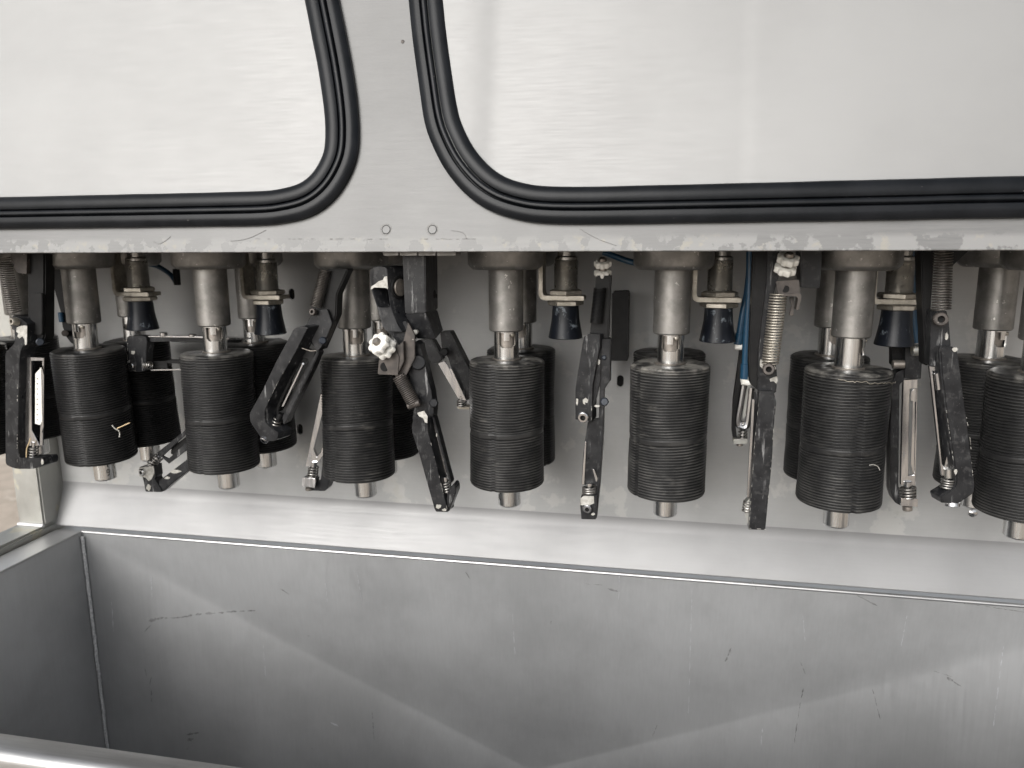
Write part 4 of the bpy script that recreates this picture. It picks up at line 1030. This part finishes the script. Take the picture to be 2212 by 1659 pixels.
# blue hoses
def hose(label, k, pts, Y, r_=.0031):
    t = thing('air_hose', label, 'hose', W(k, *pts[-1], Y), 'blue pneumatic hoses')
    obj('hose', tube_bm(smooth_path([W(k, x, y, Y+(q[2] if len(q) > 2 else 0)) for q in pts for x, y in [q[:2]]], 8), r_, 12), M_BLUE, t); return t
t = hose('bright blue air hose running straight down to a pale elbow fitting', 5, [(738, 40), (736, 260), (724, 460), (712, 690)], .700)
rod(t, 'hose_collar', W(5, 714, 670, .700), W(5, 709, 752, .700), .0040, M_BLUE, 20)
obj('elbow_fitting', tube_bm([W(5, 708, 748, .700), W(5, 708, 768, .700), W(5, 730, 768, .700), W(5, 758, 764, .700)], .0038, 10), M_WHITE, t)
poly(t, 'fitting_block', 5, rnd([(722, 740), (760, 742), (760, 786), (722, 786)], 4), .697, .010, M_POST, .0006)
t = hose('second darker blue air hose curving left behind the bright straight hose', 5, [(745, 60), (726, 270), (700, 400), (680, 530)], .722)
rod(t, 'hose_collar', W(5, 685, 505, .722), W(5, 674, 565, .722), .0042, M_BLUE, 20)
rod(t, 'fitting', W(5, 656, 574, .722), W(5, 696, 576, .722), .0035, M_WHITE, 12)
for lab, k, pts, Yh in (('short blue hose curving down under the hood left of the seamed roller', 1, [(930, 150), (990, 168), (1060, 215), (1098, 270)], .80),
                        ('thin dark grey cable drooping from the hood to the dustiest roller flange', 9, [(700, 50), (850, 105), (1000, 160), (1110, 185)], .70)):
    t = hose(lab, k, pts, Yh, .0028)
rod(bpy.data.objects['air_hose.002'], 'hose_end', W(1, 1095, 180, .8), W(1, 1104, 280, .8), .004, M_DARK)
# --- A6b steel hook blade behind
Y = .735
t = arm('small shiny blade arm hanging behind the blue hoses', 5, 690, 900, Y)
poly(t, 'yoke', 5, rnd([(690, 580), (730, 590), (700, 700), (672, 900), (662, 1000, 6), (668, 1060, 10), (672, 1092, 6), (652, 1088, 10), (644, 1040, 10), (652, 860, 4)], 5), Y+.002, .012, M_DARK, .0008)
obj('blade_rod', tube_bm(smooth_path([W(5, 706, 785, Y-.002), W(5, 690, 880, Y-.002), W(5, 674, 980, Y-.002), W(5, 690, 1012, Y-.002), W(5, 722, 1002, Y-.002), W(5, 738, 900, Y-.002), W(5, 748, 800, Y-.002)], 5), .0030, 10), M_BLADE, t)
poly(t, 'toothed_strip', 5, [(722, 790), (742, 790), (734, 930), (700, 970), (710, 860)], Y, .002, M_POST, .0003)
spring_stud(t, 5, 702, 1010, 698, 1076, Y, .0055, 4)
poly(t, 'foot', 5, rnd([(650, 1078), (726, 1076), (724, 1104), (652, 1104)], 4), Y-.003, .012, M_POST, .0008)
rod(t, 'stud_end', W(5, 684, 1100, Y), W(5, 684, 1114, Y), .004, M_SHAFT)

# --- A7 blade arm
Y = .72
t = arm('upright polished slotted blade in a black yoke with a square nut at its foot', 7, 230, 650, Y)
poly(t, 'carrier_block', 7, rnd([(218, 560), (312, 565), (300, 732), (216, 732)], 4), Y-.002, .018, M_BLACK, .0008)
blade(t, 7, [(208, 738), (284, 734), (280, 1000), (272, 1298), (194, 1292), (200, 1000)], [(242, 786), (276, 782), (270, 1000), (264, 1240), (234, 1244), (236, 1000)], Y, .004)
poly(t, 'blade_insert', 7, [(264, 784), (278, 782), (276, 850), (268, 856), (266, 1200), (260, 1240), (248, 1180), (258, 850), (246, 846), (250, 800)], Y+.001, .001, M_BLADE, .0001)
poly(t, 'yoke', 7, rnd([(170, 700), (214, 680), (212, 742, 4), (188, 760, 12), (182, 1290, 8), (190, 1344, 16), (200, 1390, 4), (196, 1402, 4), (160, 1384, 16), (140, 1330, 20), (140, 1000), (150, 760, 10)], 6), Y+.002, .014, M_BLACK, .001)
spring_stud(t, 7, 231, 1300, 231, 1362, Y+.0, .0085, 4)
poly(t, 'square_nut', 7, rnd([(196, 1362), (232, 1360), (284, 1366), (284, 1408), (196, 1402)], 3), Y-.006, .012, M_BLADE, .0008)
rod(t, 'stud_end', W(7, 229, 1402, Y), W(7, 229, 1426, Y), .0058, M_SHAFT)
poly(t, 'side_plate', 7, rnd([(148, 560), (214, 560), (212, 670), (180, 685), (148, 660)], 5), Y+.006, .010, M_DARK, .0008)
rod(t, 'pin', W(7, 150, 656, Y-.002), W(7, 212, 656, Y-.002), .004, M_SHAFT)
t = hose('blue air hose end behind the rightmost rubber bumper', 7, [(250, 60), (252, 380), (270, 540)], .724, .005)
rod(t, 'fitting', W(7, 252, 582, .712), W(7, 324, 578, .712), .0050, M_POST, 14)
# --- A7b front right arm
Y = .638
t = arm('rightmost black arm, broad and edge worn, with a coil spring above it', 7, 400, 480, Y)
poly(t, 'upper_bar', 7, [(300, 45), (376, 45), (352, 380), (352, 470), (345, 660), (322, 664), (316, 500), (306, 300)], Y+.012, .016, M_DARK, .001)
poly(t, 'rear_plate', 7, [(450, 45), (556, 45), (548, 62), (462, 142), (452, 142)], Y+.014, .01, M_DARK, .0006)
poly(t, 'knuckle', 7, rnd([(352, 372), (436, 372), (448, 430), (458, 560), (400, 590), (400, 668), (345, 664), (352, 470)], 8), Y+.001, .014, M_BLACK, .001)
chip(t, 7, jag(436, 510, 12, 22, 14, 8), Y+.0006)
poly(t, 'outer_bar', 7, rnd([(400, 590, 4), (404, 562, 10), (490, 566, 10), (500, 620, 4), (545, 960, 4), (588, 1300, 16), (580, 1340, 14), (500, 1392, 6), (410, 1388, 6), (398, 1352, 8), (456, 1318, 20), (484, 1295, 14), (484, 1240, 4), (440, 960, 4), (408, 700, 4)], 5), Y-.006, .014, M_BLACK, .0012, sk=(-.0034, 0))
edge_chips(t, 7, [(524, 830), (562, 1060), (574, 1240)], Y-.0064, 6, 31)
edge_chips(t, 7, [(430, 860), (455, 1040), (482, 1240)], Y-.0064, 5, 33)
chip(t, 7, jag(480, 578, 16, 14, 12, 6), Y-.0064)
chip(t, 7, jag(484, 1222, 9, 16, 12, 6), Y-.0064)
blade(t, 7, [(344, 664), (400, 672), (426, 900), (456, 1180), (428, 1246), (408, 1244)], [(362, 690), (392, 700), (414, 900), (438, 1140), (424, 1200), (412, 1180)], Y+.002, .003, M_BLADE)
poly(t, 'toothed_plate', 7, [(372, 676), (412, 690), (436, 960), (456, 1160), (430, 1140), (404, 960)], Y+.006, .001, M_POST, .0002)
bm = bmesh.new()
for i in range(9): lathe_bm([(.0009, 0), (.0009, .0004)], W(7, 402+i*4.6, 830+i*38, Y+.0058), VIEW, 10, True, bm=bm)
obj('teeth', bm, M_SHAFT, t)
rod(t, 'blade_pin', W(7, 384, 700, Y+.0), W(7, 396, 790, Y+.0), .0022, M_BLADE)
rod(t, 'collar', W(7, 446, 1206, Y+.001), W(7, 446, 1255, Y+.001), .0042, M_BRASS)
helix(t, 'return_spring', W(7, 446, 1258, Y+.0), W(7, 436, 1308, Y+.0), .0046, .0008, 4, M_SPRING)
screw(t, 7, 466, 1392, Y+.002, Vector((0, -.3, -1)), .0072, M_BLADE, .003)
rod(t, 'hinge', W(7, 430, 1388, Y+.001), W(7, 506, 1386, Y+.001), .002, M_BLADE)
helix(t, 'tension_spring', W(7, 418, 50, Y-.004), W(7, 408, 372, Y-.006), .0064, .00058, 23, M_DSPR)
screw(t, 7, 400, 418, Y-.008, Vector((-.05, -1, .1)), .0070, M_RUST, .005)
